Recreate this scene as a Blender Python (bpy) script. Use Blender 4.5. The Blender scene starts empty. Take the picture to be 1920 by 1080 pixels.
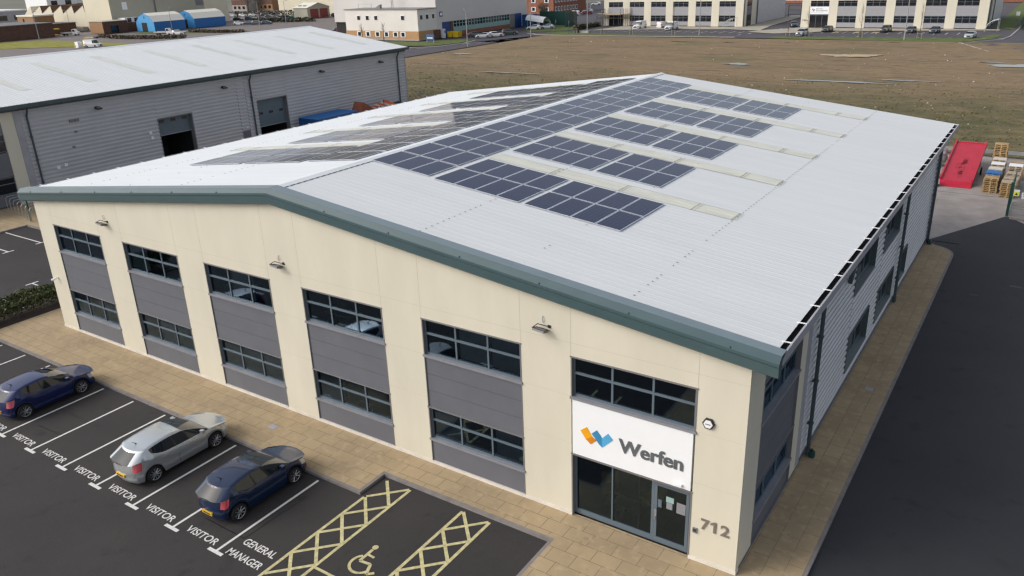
import bpy, bmesh, math, random
import numpy as np
from mathutils import Vector, Matrix
random.seed(7)
S = bpy.context.scene
COL = S.collection

# ------------------------------------------------------------------ camera
cam_d = bpy.data.cameras.new("camera"); cam = bpy.data.objects.new("camera", cam_d); COL.objects.link(cam)
CAM = Vector((44.2091, -20.2489, 17.8242)); YAW, PITCH, ROLL = 0.6, 0.378, -0.037
fw = Vector((-math.sin(YAW)*math.cos(PITCH), math.cos(YAW)*math.cos(PITCH), -math.sin(PITCH)))
rt = Vector((math.cos(YAW), math.sin(YAW), 0)); up = rt.cross(fw)
rt2 = math.cos(ROLL)*rt + math.sin(ROLL)*up; up2 = -math.sin(ROLL)*rt + math.cos(ROLL)*up
cam.matrix_world = Matrix(((rt2.x, up2.x, -fw.x, CAM.x), (rt2.y, up2.y, -fw.y, CAM.y), (rt2.z, up2.z, -fw.z, CAM.z), (0, 0, 0, 1)))
cam_d.sensor_width = 36; cam_d.lens = 1517.73/1920*36
cam_d.clip_start = .5; cam_d.clip_end = 3000
S.camera = cam

# ------------------------------------------------------------------ light
TO_SUN = Vector((-0.66, -0.60, 0.62)).normalized()
W_ = bpy.data.worlds.new("World"); S.world = W_; W_.use_nodes = True
nt = W_.node_tree; bg = nt.nodes["Background"]
sky = nt.nodes.new("ShaderNodeTexSky"); sky.sky_type = 'NISHITA'; sky.sun_disc = False
sky.sun_elevation = math.asin(TO_SUN.z); sky.sun_rotation = math.atan2(TO_SUN.x, TO_SUN.y)
sky.air_density = 1.0; sky.dust_density = 4.0; sky.ozone_density = 1.0
hs = nt.nodes.new("ShaderNodeHueSaturation"); hs.inputs["Saturation"].default_value = .42   # thin overcast: greyer than a clear sky
nt.links.new(sky.outputs[0], hs.inputs["Color"]); nt.links.new(hs.outputs[0], bg.inputs[0]); bg.inputs[1].default_value = 0.15
sun_d = bpy.data.lights.new("sun", 'SUN'); sun_d.energy = .5; sun_d.angle = math.radians(24); sun_d.color = (1, .95, .87)
sun = bpy.data.objects.new("sun", sun_d); COL.objects.link(sun)
sun.rotation_euler = (-TO_SUN).to_track_quat('-Z', 'Y').to_euler()
S.view_settings.view_transform = 'Standard'; S.view_settings.look = 'None'
S.view_settings.exposure = 0.42; S.view_settings.gamma = 1
S.cycles.filter_width = 1.4; S.cycles.max_bounces = 6; S.cycles.transparent_max_bounces = 8

# ------------------------------------------------------------------ materials
def lin(r, g, b):
    f = lambda c: (c/255/12.92) if c/255 < .04045 else ((c/255+.055)/1.055)**2.4
    return (f(r), f(g), f(b))
def mat(name, col, rough=.6, metal=0., var=.12, scale=1.5, bump=0., bscale=30., coat=0., spec=.5, stretch=(1, 1, 1), detail=6):
    m = bpy.data.materials.new(name); m.use_nodes = True
    n = m.node_tree.nodes; l = m.node_tree.links; p = n["Principled BSDF"]
    p.inputs["Roughness"].default_value = rough; p.inputs["Metallic"].default_value = metal
    p.inputs["Coat Weight"].default_value = coat; p.inputs["Coat Roughness"].default_value = .05
    p.inputs["Specular IOR Level"].default_value = spec
    tc = n.new("ShaderNodeTexCoord"); mp = n.new("ShaderNodeMapping"); mp.inputs["Scale"].default_value = stretch
    l.new(tc.outputs["Object"], mp.inputs[0])
    nz = n.new("ShaderNodeTexNoise"); nz.inputs["Scale"].default_value = scale; nz.inputs["Detail"].default_value = detail; nz.inputs["Roughness"].default_value = .6
    l.new(mp.outputs[0], nz.inputs["Vector"])
    mr = n.new("ShaderNodeMapRange"); mr.inputs[1].default_value = .3; mr.inputs[2].default_value = .7
    mr.inputs[3].default_value = 1-var; mr.inputs[4].default_value = 1+var
    l.new(nz.outputs[0], mr.inputs[0])
    mx = n.new("ShaderNodeVectorMath"); mx.operation = 'SCALE'; mx.inputs[0].default_value = col[:3]
    l.new(mr.outputs[0], mx.inputs["Scale"]); l.new(mx.outputs[0], p.inputs["Base Color"])
    if bump:
        nb = n.new("ShaderNodeTexNoise"); nb.inputs["Scale"].default_value = bscale; nb.inputs["Detail"].default_value = 5
        l.new(mp.outputs[0], nb.inputs["Vector"])
        b = n.new("ShaderNodeBump"); b.inputs["Strength"].default_value = bump; b.inputs["Distance"].default_value = .02
        l.new(nb.outputs[0], b.inputs["Height"]); l.new(b.outputs[0], p.inputs["Normal"])
    m["p"] = 1
    return m
def nodes(m): return m.node_tree.nodes, m.node_tree.links, m.node_tree.nodes["Principled BSDF"]

M = {}
M['cream'] = mat('cream_cladding', (.615, .578, .475), .55, var=.05, scale=.7, stretch=(1, 1, .35))
M['plinth'] = mat('pale_plinth', (.64, .60, .54), .6); M['cream_joint'] = mat('cream_joint', (.48, .44, .35), .7)
M['grey_panel'] = mat('grey_panel', (.122, .128, .150), .5, var=.07, scale=.9)
M['panel_gap'] = mat('panel_gap', (.07, .07, .08), .7)
M['trim'] = mat('grey_trim', (.165, .165, .175), .5)
M['frame'] = mat('window_frame', (.105, .14, .17), .4, var=.06)
M['frame2'] = mat('opening_frame', (.17, .165, .17), .5, var=.05)
M['sill'] = mat('window_sill', (.22, .225, .25), .45)
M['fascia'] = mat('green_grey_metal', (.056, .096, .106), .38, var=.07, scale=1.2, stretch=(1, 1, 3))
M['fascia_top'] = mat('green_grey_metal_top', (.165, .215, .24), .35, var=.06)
M['pipe'] = mat('downpipe_metal', (.05, .075, .085), .4)
M['corr'] = mat('grey_corrugated', (.45, .455, .475), .42, var=.06, scale=.5, stretch=(1, 1, 2))
M['reveal'] = mat('green_grey_reveal', (.07, .10, .105), .5)
M['light_trim'] = mat('light_grey_trim', (.33, .33, .36), .45)
M['skylight'] = mat('yellowed_rooflight', (.60, .605, .525), .45, var=.12, scale=1.2, stretch=(.5, 2, 1))
M['dot'] = mat('roof_fixing', (.27, .27, .25), .7)
M['black'] = mat('black_void', (.012, .012, .014), .8)
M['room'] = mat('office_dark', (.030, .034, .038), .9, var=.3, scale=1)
M['blind'] = mat('vertical_blind', (.36, .37, .37), .8, var=.15)
M['white'] = mat('white_paint', (.78, .79, .80), .45, var=.03)
M['signwhite'] = mat('sign_white', (.80, .82, .85), .35, var=.015)
M['lettering'] = mat('grey_lettering', (.10, .11, .12), .45)
M['number'] = mat('bronze_number', (.22, .195, .17), .4, metal=.3)
M['logo_yellow'] = mat('logo_yellow', (.80, .36, .01), .4); M['logo_orange'] = mat('logo_orange', (.62, .22, .01), .4)
M['logo_blue'] = mat('logo_blue', (.09, .38, .66), .4); M['logo_blue2'] = mat('logo_dark_blue', (.04, .24, .45), .4)
M['kerb'] = mat('concrete_kerb', (.21, .19, .18), .85, var=.2, scale=2, bump=.2)
M['line'] = mat('white_road_paint', (.66, .65, .63), .7, var=.10, scale=9)
M['yline'] = mat('worn_yellow_paint', (.52, .47, .25), .75, var=.28, scale=7)
M['tyre'] = mat('tyre_rubber', (.013, .013, .014), .75); M['rim'] = mat('alloy_rim', (.42, .43, .45), .3, metal=.8)
M['hub'] = mat('dark_hub', (.02, .02, .022), .6)
M['glassdark'] = mat('car_glass', (.012, .015, .017), .04, var=0, spec=.65)
M['plate'] = mat('yellow_plate', (.75, .45, .02), .5); M['plate_w'] = mat('white_plate', (.7, .7, .7), .5)
M['tail'] = mat('red_tail_light', (.50, .012, .03), .2, coat=1); M['head'] = mat('headlight_glass', (.45, .47, .5), .1, coat=1)
M['plastic'] = mat('black_plastic', (.02, .02, .022), .55)
M['steel'] = mat('galvanised_steel', (.36, .37, .38), .4, metal=.5)
M['alu'] = mat('panel_frame', (.58, .62, .69), .35, metal=.3)
M['concrete'] = mat('yard_concrete', (.30, .265, .245), .85, var=.22, scale=.6, bump=.2)
M['wood'] = mat('pallet_wood', (.40, .27, .13), .8, var=.25, scale=3); M['wood_grey'] = mat('weathered_wood', (.38, .31, .23), .85, var=.25, scale=3)
M['wood_white'] = mat('pale_board', (.55, .50, .45), .8, var=.15)
M['blue_pallet'] = mat('blue_plastic', (.015, .15, .42), .5); M['red'] = mat('red_paint', (.44, .010, .032), .4, var=.15, scale=1.5)
M['scuff'] = mat('scuffed_steel', (.36, .022, .04), .7, var=.3, scale=4)
M['green_steel'] = mat('dark_green_steel', (.008, .055, .045), .5)
M['brick'] = mat('red_brick', (.25, .10, .06), .9, var=.25, scale=1.5); M['brick_dark'] = mat('dark_brown_brick', (.115, .06, .042), .9, var=.25, scale=1.2)
M['brick_tan'] = mat('tan_brick', (.42, .245, .12), .9, var=.15, scale=2); M['white_wall'] = mat('white_cladding', (.66, .63, .59), .6, var=.05, scale=.2)
M['white_wall2'] = mat('off_white_cladding', (.56, .54, .52), .6, var=.05, scale=.15)
M['beige_wall'] = mat('beige_cladding', (.62, .57, .44), .6, var=.05, scale=.15); M['stone_wall'] = mat('grey_beige_cladding', (.40, .38, .30), .7, var=.07, scale=.15)
M['blue_door'] = mat('blue_shutter', (.012, .05, .20), .5); M['pale_green'] = mat('pale_green_panel', (.26, .40, .38), .6)
M['dark_win'] = mat('dark_window', (.012, .013, .018), .1, var=0, spec=.6); M['roof_grey'] = mat('flat_roof', (.16, .16, .16), .9, var=.2)
M['tent_blue'] = mat('blue_fabric', (.015, .13, .38), .6, var=.06); M['tent_light'] = mat('light_blue_fabric', (.06, .30, .60), .6); M['tent_white'] = mat('tent_roof_white', (.74, .71, .62), .6, var=.06)
M['yellow'] = mat('yellow_paint', (.62, .42, .01), .5); M['orange'] = mat('orange_paint', (.66, .12, .03), .5, var=.2); M['rust'] = mat('rust_brown', (.24, .07, .035), .7, var=.25)
M['cont_blue'] = mat('container_blue', (.015, .085, .24), .5, var=.12); M['bark'] = mat('bark', (.09, .07, .055), .9, var=.3, scale=4)
M['twig'] = mat('twig', (.10, .075, .06), .9, var=.3); M['leaf'] = mat('hedge_leaf', (.045, .062, .018), .6, var=.5, scale=5); M['leaf2'] = mat('hedge_leaf_light', (.10, .115, .03), .6, var=.4, scale=5)
M['soil'] = mat('dark_soil', (.045, .03, .024), .95, var=.3, scale=6); M['grass'] = mat('mown_grass', (.085, .115, .022), .9, var=.35, scale=.6, bump=.4)
M['grass_y'] = mat('yellow_grass', (.21, .20, .015), .9, var=.35, scale=.35); M['lamp_metal'] = mat('lamp_post_steel', (.34, .35, .36), .4, metal=.3)
M['maroon_door'] = mat('maroon_door', (.23, .035, .035), .6); M['sheet'] = mat('clear_wrap', (.42, .41, .43), .3, var=.3, scale=5)
M['yellow_sign'] = mat('yellow_sign', (.70, .75, .02), .5); M['white_green'] = mat('hazard_green', (.05, .25, .12), .6); M['pink'] = mat('purple_sign', (.10, .05, .16), .5)
M['chair'] = mat('mustard_fabric', (.36, .22, .03), .8); M['table'] = mat('pale_table', (.20, .18, .16), .5)

def plain(name, col, rough=.5): return mat(name, col, rough, var=.03)
# window glass: reflective and see-through
def glass_mat():
    m = bpy.data.materials.new('window_glass'); m.use_nodes = True
    n, l, p = nodes(m); n.remove(p); out = n["Material Output"]
    tr = n.new("ShaderNodeBsdfTransparent"); tr.inputs[0].default_value = (.34, .42, .48, 1)
    gl = n.new("ShaderNodeBsdfGlossy"); gl.inputs["Roughness"].default_value = .02; gl.inputs[0].default_value = (.55, .76, 1, 1)
    fr = n.new("ShaderNodeFresnel"); fr.inputs[0].default_value = 1.85
    nz = n.new("ShaderNodeTexNoise"); nz.inputs["Scale"].default_value = .8
    bp = n.new("ShaderNodeBump"); bp.inputs["Strength"].default_value = .03; l.new(nz.outputs[0], bp.inputs["Height"]); l.new(bp.outputs[0], gl.inputs["Normal"])
    mx = n.new("ShaderNodeMixShader"); l.new(fr.outputs[0], mx.inputs[0]); l.new(tr.outputs[0], mx.inputs[1]); l.new(gl.outputs[0], mx.inputs[2]); l.new(mx.outputs[0], out.inputs[0])
    return m
M['glass'] = glass_mat()
# roof sheet: pale coated steel with faint streaks running down the slope
def roof_mat(name, col):
    m = mat(name, col, .38, var=.035, scale=1.2, stretch=(.12, 1.5, 1)); n, l, p = nodes(m)
    nz = n.new("ShaderNodeTexNoise"); nz.inputs["Scale"].default_value = .35; nz.inputs["Detail"].default_value = 4
    tc = [k for k in n if k.type == 'TEX_COORD'][0]; l.new(tc.outputs["Object"], nz.inputs["Vector"])
    mr = n.new("ShaderNodeMapRange"); mr.inputs[3].default_value = .45; mr.inputs[4].default_value = .62; l.new(nz.outputs[0], mr.inputs[0]); l.new(mr.outputs[0], p.inputs["Roughness"])
    return m
M['roof'] = roof_mat('roof_sheet', (.63, .65, .658)); M['roof_lit'] = roof_mat('roof_sheet_sunlit', (.70, .73, .745))  # second is the same sheet, its colour lightened for sun on left slopes
# photovoltaic cells
def pv_mat():
    m = mat('solar_cells', (.008, .0125, .042), .07, var=.2, scale=1.2, spec=.40); n, l, p = nodes(m); p.inputs['Specular Tint'].default_value = (.28, .4, .9, 1)
    tc = [k for k in n if k.type == 'TEX_COORD'][0]; sx = n.new("ShaderNodeSeparateXYZ"); l.new(tc.outputs["Object"], sx.inputs[0])
    base = p.inputs["Base Color"].links[0].from_socket; acc = None
    def lines(sock, period, wid, off=0.):
        a = n.new("ShaderNodeMath"); a.operation = 'ADD'; a.inputs[1].default_value = off; l.new(sock, a.inputs[0])
        b = n.new("ShaderNodeMath"); b.operation = 'PINGPONG'; b.inputs[1].default_value = period/2; l.new(a.outputs[0], b.inputs[0])
        c = n.new("ShaderNodeMath"); c.operation = 'LESS_THAN'; c.inputs[1].default_value = wid/2; l.new(b.outputs[0], c.inputs[0]); return c.outputs[0]
    a = lines(sx.outputs[0], .172, .012); b = lines(sx.outputs[1], 1.98, .028, -.99+1.98); c = lines(sx.outputs[1], .165, .006)
    s = n.new("ShaderNodeMath"); s.operation = 'MULTIPLY_ADD'; s.inputs[1].default_value = .14; l.new(a, s.inputs[0]); 
    t = n.new("ShaderNodeMath"); t.operation = 'MULTIPLY'; t.inputs[1].default_value = .34; l.new(b, t.inputs[0]); l.new(t.outputs[0], s.inputs[2])
    u = n.new("ShaderNodeMath"); u.operation = 'MULTIPLY_ADD'; u.inputs[1].default_value = .05; l.new(c, u.inputs[0]); l.new(s.outputs[0], u.inputs[2]); u.use_clamp = True
    mx = n.new("ShaderNodeMix"); mx.data_type = 'RGBA'; l.new(u.outputs[0], mx.inputs[0]); l.new(base, mx.inputs[6]); mx.inputs[7].default_value = (.32, .34, .40, 1)
    l.new(mx.outputs[2], p.inputs["Base Color"])
    return m
M['pv'] = pv_mat()
def mixnode(n, l, fac, a, b):
    mx = n.new("ShaderNodeMix"); mx.data_type = 'RGBA'
    if hasattr(fac, 'links'): l.new(fac, mx.inputs[0])
    else: mx.inputs[0].default_value = fac
    for s, v in ((6, a), (7, b)):
        if hasattr(v, 'links'): l.new(v, mx.inputs[s])
        else: mx.inputs[s].default_value = (*v[:3], 1)
    return mx.outputs[2]
def noise(n, l, vec, scale, detail=6, lo=.35, hi=.65, rough=.6):
    t = n.new("ShaderNodeTexNoise"); t.inputs["Scale"].default_value = scale; t.inputs["Detail"].default_value = detail; t.inputs["Roughness"].default_value = rough
    l.new(vec, t.inputs["Vector"]); r = n.new("ShaderNodeMapRange"); r.inputs[1].default_value = lo; r.inputs[2].default_value = hi; l.new(t.outputs[0], r.inputs[0]); return r.outputs[0]
def paving_mat(name='buff_paving', turn=False):
    m = mat(name, (.33, .255, .155), .85, bump=.25, bscale=40); n, l, p = nodes(m)
    tc = [k for k in n if k.type == 'TEX_COORD'][0]; v = tc.outputs["Object"]
    mp2 = n.new("ShaderNodeMapping"); mp2.inputs["Rotation"].default_value = (0, 0, math.pi/2 if turn else 0); l.new(v, mp2.inputs[0])
    br = n.new("ShaderNodeTexBrick"); l.new(mp2.outputs[0], br.inputs["Vector"]); br.offset = .5
    br.inputs["Scale"].default_value = 1; br.inputs["Brick Width"].default_value = .9; br.inputs["Row Height"].default_value = .6
    br.inputs["Mortar Size"].default_value = .012; br.inputs["Mortar Smooth"].default_value = .2; br.inputs["Bias"].default_value = -.3
    br.inputs["Color1"].default_value = (.385, .292, .174, 1); br.inputs["Color2"].default_value = (.34, .258, .155, 1); br.inputs["Mortar"].default_value = (.17, .125, .08, 1)
    c = mixnode(n, l, noise(n, l, v, .45, 7, .40 if turn else .48, .70 if turn else .75), br.outputs[0], (.27, .205, .125))
    c = mixnode(n, l, noise(n, l, v, 3.0, 5, .52, .75), c, (.44, .34, .205))
    c2 = mixnode(n, l, noise(n, l, v, 1.3, 6, .64, .78), c, (.20, .165, .10))
    l.new(c2, p.inputs["Base Color"])
    return m
M['paving'] = paving_mat(); M['paving_side'] = paving_mat('buff_paving_side', True)
def asphalt_mat(name, a, b, c):
    m = mat(name, a, .82, bump=.35, bscale=60, spec=.35); n, l, p = nodes(m)
    tc = [k for k in n if k.type == 'TEX_COORD'][0]; v = tc.outputs["Object"]
    k = mixnode(n, l, noise(n, l, v, .25, 6, .38, .66), a, b)
    k = mixnode(n, l, noise(n, l, v, 28, 3, .55, .8), k, c)
    k = mixnode(n, l, noise(n, l, v, 1.1, 8, .58, .72), k, tuple(x*.78 for x in a))
    l.new(k, p.inputs["Base Color"]); return m
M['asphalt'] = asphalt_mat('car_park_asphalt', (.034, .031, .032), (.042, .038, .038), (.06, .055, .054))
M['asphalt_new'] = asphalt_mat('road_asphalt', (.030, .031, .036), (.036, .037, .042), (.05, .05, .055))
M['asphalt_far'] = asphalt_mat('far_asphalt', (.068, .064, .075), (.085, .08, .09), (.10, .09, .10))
M['asphalt_pink'] = asphalt_mat('faded_asphalt', (.19, .165, .155), (.16, .14, .135), (.22, .19, .18))
def field_mat():
    m = mat('rough_ground', (.15, .115, .07), .95, bump=.9, bscale=1.3); n, l, p = nodes(m)
    tc = [k for k in n if k.type == 'TEX_COORD'][0]; v = tc.outputs["Object"]
    mp = n.new("ShaderNodeMapping"); mp.inputs["Scale"].default_value = (.45, 1, 1); l.new(v, mp.inputs[0]); mv = mp.outputs[0]
    c = mixnode(n, l, noise(n, l, mv, .10, 8, .36, .64), (.205, .138, .070), (.158, .106, .054))
    c = mixnode(n, l, noise(n, l, mv, .9, 8, .42, .72, .75), c, (.25, .18, .10))
    c = mixnode(n, l, noise(n, l, mv, 2.3, 6, .53, .72, .7), c, (.10, .072, .042))
    c = mixnode(n, l, noise(n, l, v, .05, 6, .52, .66), c, (.13, .108, .048))
    c = mixnode(n, l, noise(n, l, mv, .35, 7, .55, .70, .72), c, (.225, .175, .09))
    mp3 = n.new("ShaderNodeMapping"); mp3.inputs["Scale"].default_value = (.07, .9, 1); mp3.inputs["Rotation"].default_value = (0, 0, .12); l.new(v, mp3.inputs[0])
    c = mixnode(n, l, noise(n, l, mp3.outputs[0], 1.0, 4, .56, .68), c, (.085, .06, .036))
    c = mixnode(n, l, noise(n, l, mp3.outputs[0], 1.7, 4, .60, .72), c, (.26, .19, .115))
    sx = n.new("ShaderNodeSeparateXYZ"); l.new(v, sx.inputs[0])
    def rng(s, a, b):
        r = n.new("ShaderNodeMapRange"); r.inputs[1].default_value = a; r.inputs[2].default_value = b; l.new(s, r.inputs[0]); return r.outputs[0]
    def mul(a, b):
        k = n.new("ShaderNodeMath"); k.operation = 'MULTIPLY'; l.new(a, k.inputs[0]); l.new(b, k.inputs[1]); k.use_clamp = True; return k.outputs[0]
    near = rng(sx.outputs[1], 114, 90); 
    g = mul(near, noise(n, l, mv, .28, 8, .30, .58, .7)); 
    c = mixnode(n, l, g, c, (.07, .068, .022))
    c = mixnode(n, l, mul(near, noise(n, l, mv, 1.1, 6, .52, .70, .7)), c, (.14, .125, .045))
    c = mixnode(n, l, mul(near, noise(n, l, v, .22, 4, .60, .70)), c, (.06, .042, .032))
    c = mixnode(n, l, noise(n, l, v, 3.2, 2, .76, .82), c, (.30, .26, .20))
    l.new(c, p.inputs["Base Color"]); return m
M['field'] = field_mat()
def brickwall(key, a, b, mort, sc=1.):
    m = M[key]; n, l, p = nodes(m); 
    return m
def water_mat():
    m = mat('puddle_water', (.16, .15, .14), .06, var=.1, spec=.9); return m
M['water'] = water_mat(); M['sand'] = mat('bare_sand', (.42, .33, .22), .95, var=.12, scale=1)

def paint(name, col, metal=.0, rough=.28):
    m = mat(name, col, rough, metal=metal, var=.02, coat=.55); return m
M['p_navy'] = paint('navy_car_paint', (.002, .015, .055), .1); M['p_blue'] = paint('deep_blue_car_paint', (.003, .012, .082), .1); M['p_silver'] = paint('silver_car_paint', (.52, .55, .57), .65, .28)
M['p_white'] = paint('white_car_paint', (.72, .73, .74)); M['p_black'] = paint('black_car_paint', (.016, .017, .022)); M['p_grey'] = paint('grey_car_paint', (.10, .105, .115), .3)
M['p_maroon'] = paint('maroon_car_paint', (.10, .012, .02)); M['p_green'] = paint('dark_green_car_paint', (.05, .085, .08), .2); M['p_teal'] = paint('teal_car_paint', (.03, .36, .32)); M['p_pale'] = paint('pale_silver_car_paint', (.52, .55, .60), .3); M['p_steel'] = paint('steel_blue_car_paint', (.045, .075, .12), .3)

# ------------------------------------------------------------------ mesh helper
class MB:
    def __init__(s): s.v = []; s.f = []; s.m = []; s.mats = []
    def mi(s, m):
        if m not in s.mats: s.mats.append(m)
        return s.mats.index(m)
    def add(s, vs, fs, m):
        o = len(s.v); s.v += [tuple(p) for p in vs]; k = s.mi(m)
        for f in fs: s.f.append([o+i for i in f]); s.m.append(k)
    def quad(s, a, b, c, d, m): s.add([a, b, c, d], [(0, 1, 2, 3)], m)
    def poly(s, pts, m): s.add(pts, [tuple(range(len(pts)))], m)
    def box(s, x0, x1, y0, y1, z0, z1, m):
        if x0 > x1: x0, x1 = x1, x0
        if y0 > y1: y0, y1 = y1, y0
        if z0 > z1: z0, z1 = z1, z0
        s.add([(x0, y0, z0), (x1, y0, z0), (x1, y1, z0), (x0, y1, z0), (x0, y0, z1), (x1, y0, z1), (x1, y1, z1), (x0, y1, z1)],
              [(0, 3, 2, 1), (4, 5, 6, 7), (0, 1, 5, 4), (1, 2, 6, 5), (2, 3, 7, 6), (3, 0, 4, 7)], m)
    def prism(s, pts, ext, m):
        """pts: list of 3d points (planar), ext: extrusion vector"""
        n = len(pts); e = Vector(ext); a = [Vector(p) for p in pts]; b = [p+e for p in a]
        nrm = Vector((0, 0, 0))
        for i in range(n): nrm += a[i].cross(a[(i+1) % n])
        fs = [tuple(range(n)), tuple(range(2*n-1, n-1, -1))]
        if nrm.dot(e) > 0: fs = [tuple(range(n-1, -1, -1)), tuple(range(n, 2*n))]
        for i in range(n):
            j = (i+1) % n
            fs.append((i, j, n+j, n+i) if nrm.dot(e) > 0 else (j, i, n+i, n+j))
        s.add(a+b, fs, m)
    def tube(s, pts, r, m, k=8, cap=True):
        pts = [Vector(p) for p in pts]; rings = []
        rr = r if isinstance(r, (list, tuple)) else [r]*len(pts)
        for i, p in enumerate(pts):
            d = (pts[min(i+1, len(pts)-1)]-pts[max(i-1, 0)]).normalized()
            a = d.orthogonal().normalized() if abs(d.z) > .9 else d.cross(Vector((0, 0, 1))).normalized(); b = d.cross(a)
            rings.append([p+rr[i]*(math.cos(t)*a+math.sin(t)*b) for t in [2*math.pi*q/k for q in range(k)]])
        vs = [q for r_ in rings for q in r_]; fs = []
        for i in range(len(pts)-1):
            for q in range(k):
                w = (q+1) % k; fs.append((i*k+q, i*k+w, (i+1)*k+w, (i+1)*k+q))
        if cap: fs += [tuple(range(k-1, -1, -1)), tuple((len(pts)-1)*k+q for q in range(k))]
        s.add(vs, fs, m)
    def build(s, name, parent=None, org=(0, 0, 0), smooth=False, sharp=None, label=None):
        me = bpy.data.meshes.new(name)
        me.from_pydata([(x-org[0], y-org[1], z-org[2]) for x, y, z in s.v], [], s.f)
        for m in s.mats: me.materials.append(M[m] if isinstance(m, str) else m)
        me.polygons.foreach_set('material_index', s.m)
        if smooth: me.polygons.foreach_set('use_smooth', [True]*len(s.f))
        me.update()
        if sharp: me.set_sharp_from_angle(angle=math.radians(sharp))
        o = bpy.data.objects.new(name, me); COL.objects.link(o)
        if parent is not None: o.parent = parent
        else: o.location = org
        if label: o['label'] = label
        return o
def thing(name, label, cat, loc=(0, 0, 0), group=None, rz=0):
    o = bpy.data.objects.new(name, None); COL.objects.link(o); o.location = loc; o.rotation_euler = (0, 0, rz)
    o['label'] = label; o['category'] = cat; o.empty_display_size = .3
    if group: o['group'] = group
    return o
def tag(o, label, cat, group=None):
    o['label'] = label; o['category'] = cat
    if group: o['group'] = group
    return o
def struct(o, label=None, kind='structure'):
    o['kind'] = kind
    if label: o['label'] = label
    return o
def one(name, label, cat, mb, loc=(0, 0, 0), group=None, **k):
    return tag(mb.build(name, None, loc, **k), label, cat, group)
def text_geo(body, size, bold=0., ext=0.):
    cu = bpy.data.curves.new('t', 'FONT'); cu.body = body; cu.size = size; cu.offset = bold; cu.extrude = ext; cu.resolution_u = 4
    ob = bpy.data.objects.new('t', cu); COL.objects.link(ob)
    dg = bpy.context.evaluated_depsgraph_get(); me = bpy.data.meshes.new_from_object(ob.evaluated_get(dg))
    v = [tuple(q.co) for q in me.vertices]; f = [tuple(q.vertices) for q in me.polygons]
    bpy.data.objects.remove(ob); bpy.data.curves.remove(cu); bpy.data.meshes.remove(me)
    return v, f
def fit_text(mb, body, p0, ux, uz, w, h, m, bold=0., depth=0.):
    """fit text into w x h starting at p0 along ux (reading) and uz (up); depth extrudes along the face normal"""
    v, f = text_geo(body, 1., bold, .5 if depth else 0.)
    xs = [a[0] for a in v]; ys = [a[1] for a in v]; x0, x1, y0, y1 = min(xs), max(xs), min(ys), max(ys)
    ux = Vector(ux); uz = Vector(uz); n = ux.normalized().cross(uz.normalized()); p0 = Vector(p0)
    mb.add([p0+ux*((a[0]-x0)/(x1-x0)*w)+uz*((a[1]-y0)/(y1-y0)*h)+n*((a[2]+.5)*depth) for a in v], f, m)
def strip2d(mb, pts, wd, z, m):
    """painted line along a 2-D polyline"""
    for (ax, ay), (bx, by) in zip(pts[:-1], pts[1:]):
        d = Vector((bx-ax, by-ay)).normalized(); p = Vector((-d.y, d.x))*wd/2
        mb.quad((ax-p.x, ay-p.y, z), (bx-p.x, by-p.y, z), (bx+p.x, by+p.y, z), (ax+p.x, ay+p.y, z), m)
def kids(o): return [c for c in o.children]
def copy_tree(o, parent=None):
    c = o.copy(); COL.objects.link(c); c.parent = parent
    for ch in list(o.children): copy_tree(ch, c)
    return c
M['skylight2'] = mat('faded_rooflight', (.625, .635, .585), .45, var=.08, scale=1)
M['brick_tan2'] = mat('orange_brick', (.30, .17, .085), .9, var=.2, scale=1.5)
# ------------------------------------------------------------------ main unit
BW, BL, RX, RZ, SL = 38.35, 36.8, 19.175, 10.1, .118
def rz(x): return RZ-SL*abs(x-RX)
FRONT = lambda u, n: (u, n)
RIGHT = lambda u, n: (BW-n, u)
def fbox(mb, F, u0, u1, n0, n1, z0, z1, m):
    a = F(u0, n0); b = F(u1, n1); mb.box(a[0], b[0], a[1], b[1], z0, z1, m)
unit = thing('business_unit', 'large two-storey cream and grey business unit with low white gabled roof, nearest building', 'building', (0, 0, 0))
BX0, BP, BWD = 1.504, 6.207, 4.289
ZB, ZL1, ZL2, ZU1, ZU2 = .12, 1.105, 2.474, 4.66, 6.11
bays = [(BX0+i*BP, BX0+i*BP+BWD) for i in range(6)]
# front wall: pillars, gable head, joints
w = MB()
ed = [0]+[q for b in bays for q in b]+[BW]
for i in range(0, len(ed), 2): w.box(ed[i], ed[i+1], 0, .25, ZB, ZU2, 'cream')
w.prism([(0, 0, ZU2), (BW, 0, ZU2), (BW, 0, rz(BW)-.05), (RX, 0, RZ-.05), (0, 0, rz(0)-.05)], (0, .25, 0), 'cream')
for a, b in bays:
    for x in (a, b): w.box(x-.008, x+.008, -.002, .02, ZU2+.03, rz(x)-.3, 'cream_joint')
for x in ((bays[i][1]+bays[i+1][0])/2 for i in range(5)): pass
for z in (6.62,): w.box(.0, BW, -.0015, .02, z-.005, z+.005, 'cream_joint')
for i in range(0, len(ed), 2):
    for z in (2.9, 4.7): w.box(ed[i], ed[i+1], -.0015, .02, z-.004, z+.004, 'cream_joint')
w.build('front_wall', unit)
p = MB()
for a, b in zip(ed[0:-2:2], ed[1:-1:2]): p.box(a-.02, b+.02, -.03, .24, 0, ZB-.003, 'plinth')
for a, b in bays[:5]: p.box(a+.022, b-.022, -.03, .24, 0, ZB-.003, 'plinth')
p.box(ed[12]-.02, BW+.02, -.03, .24, 0, ZB-.003, 'plinth')
p.box(BW-.24, BW+.005, .243, BL, 0, ZB-.003, 'grey_panel')
p.build('plinth_strip', unit)

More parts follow.
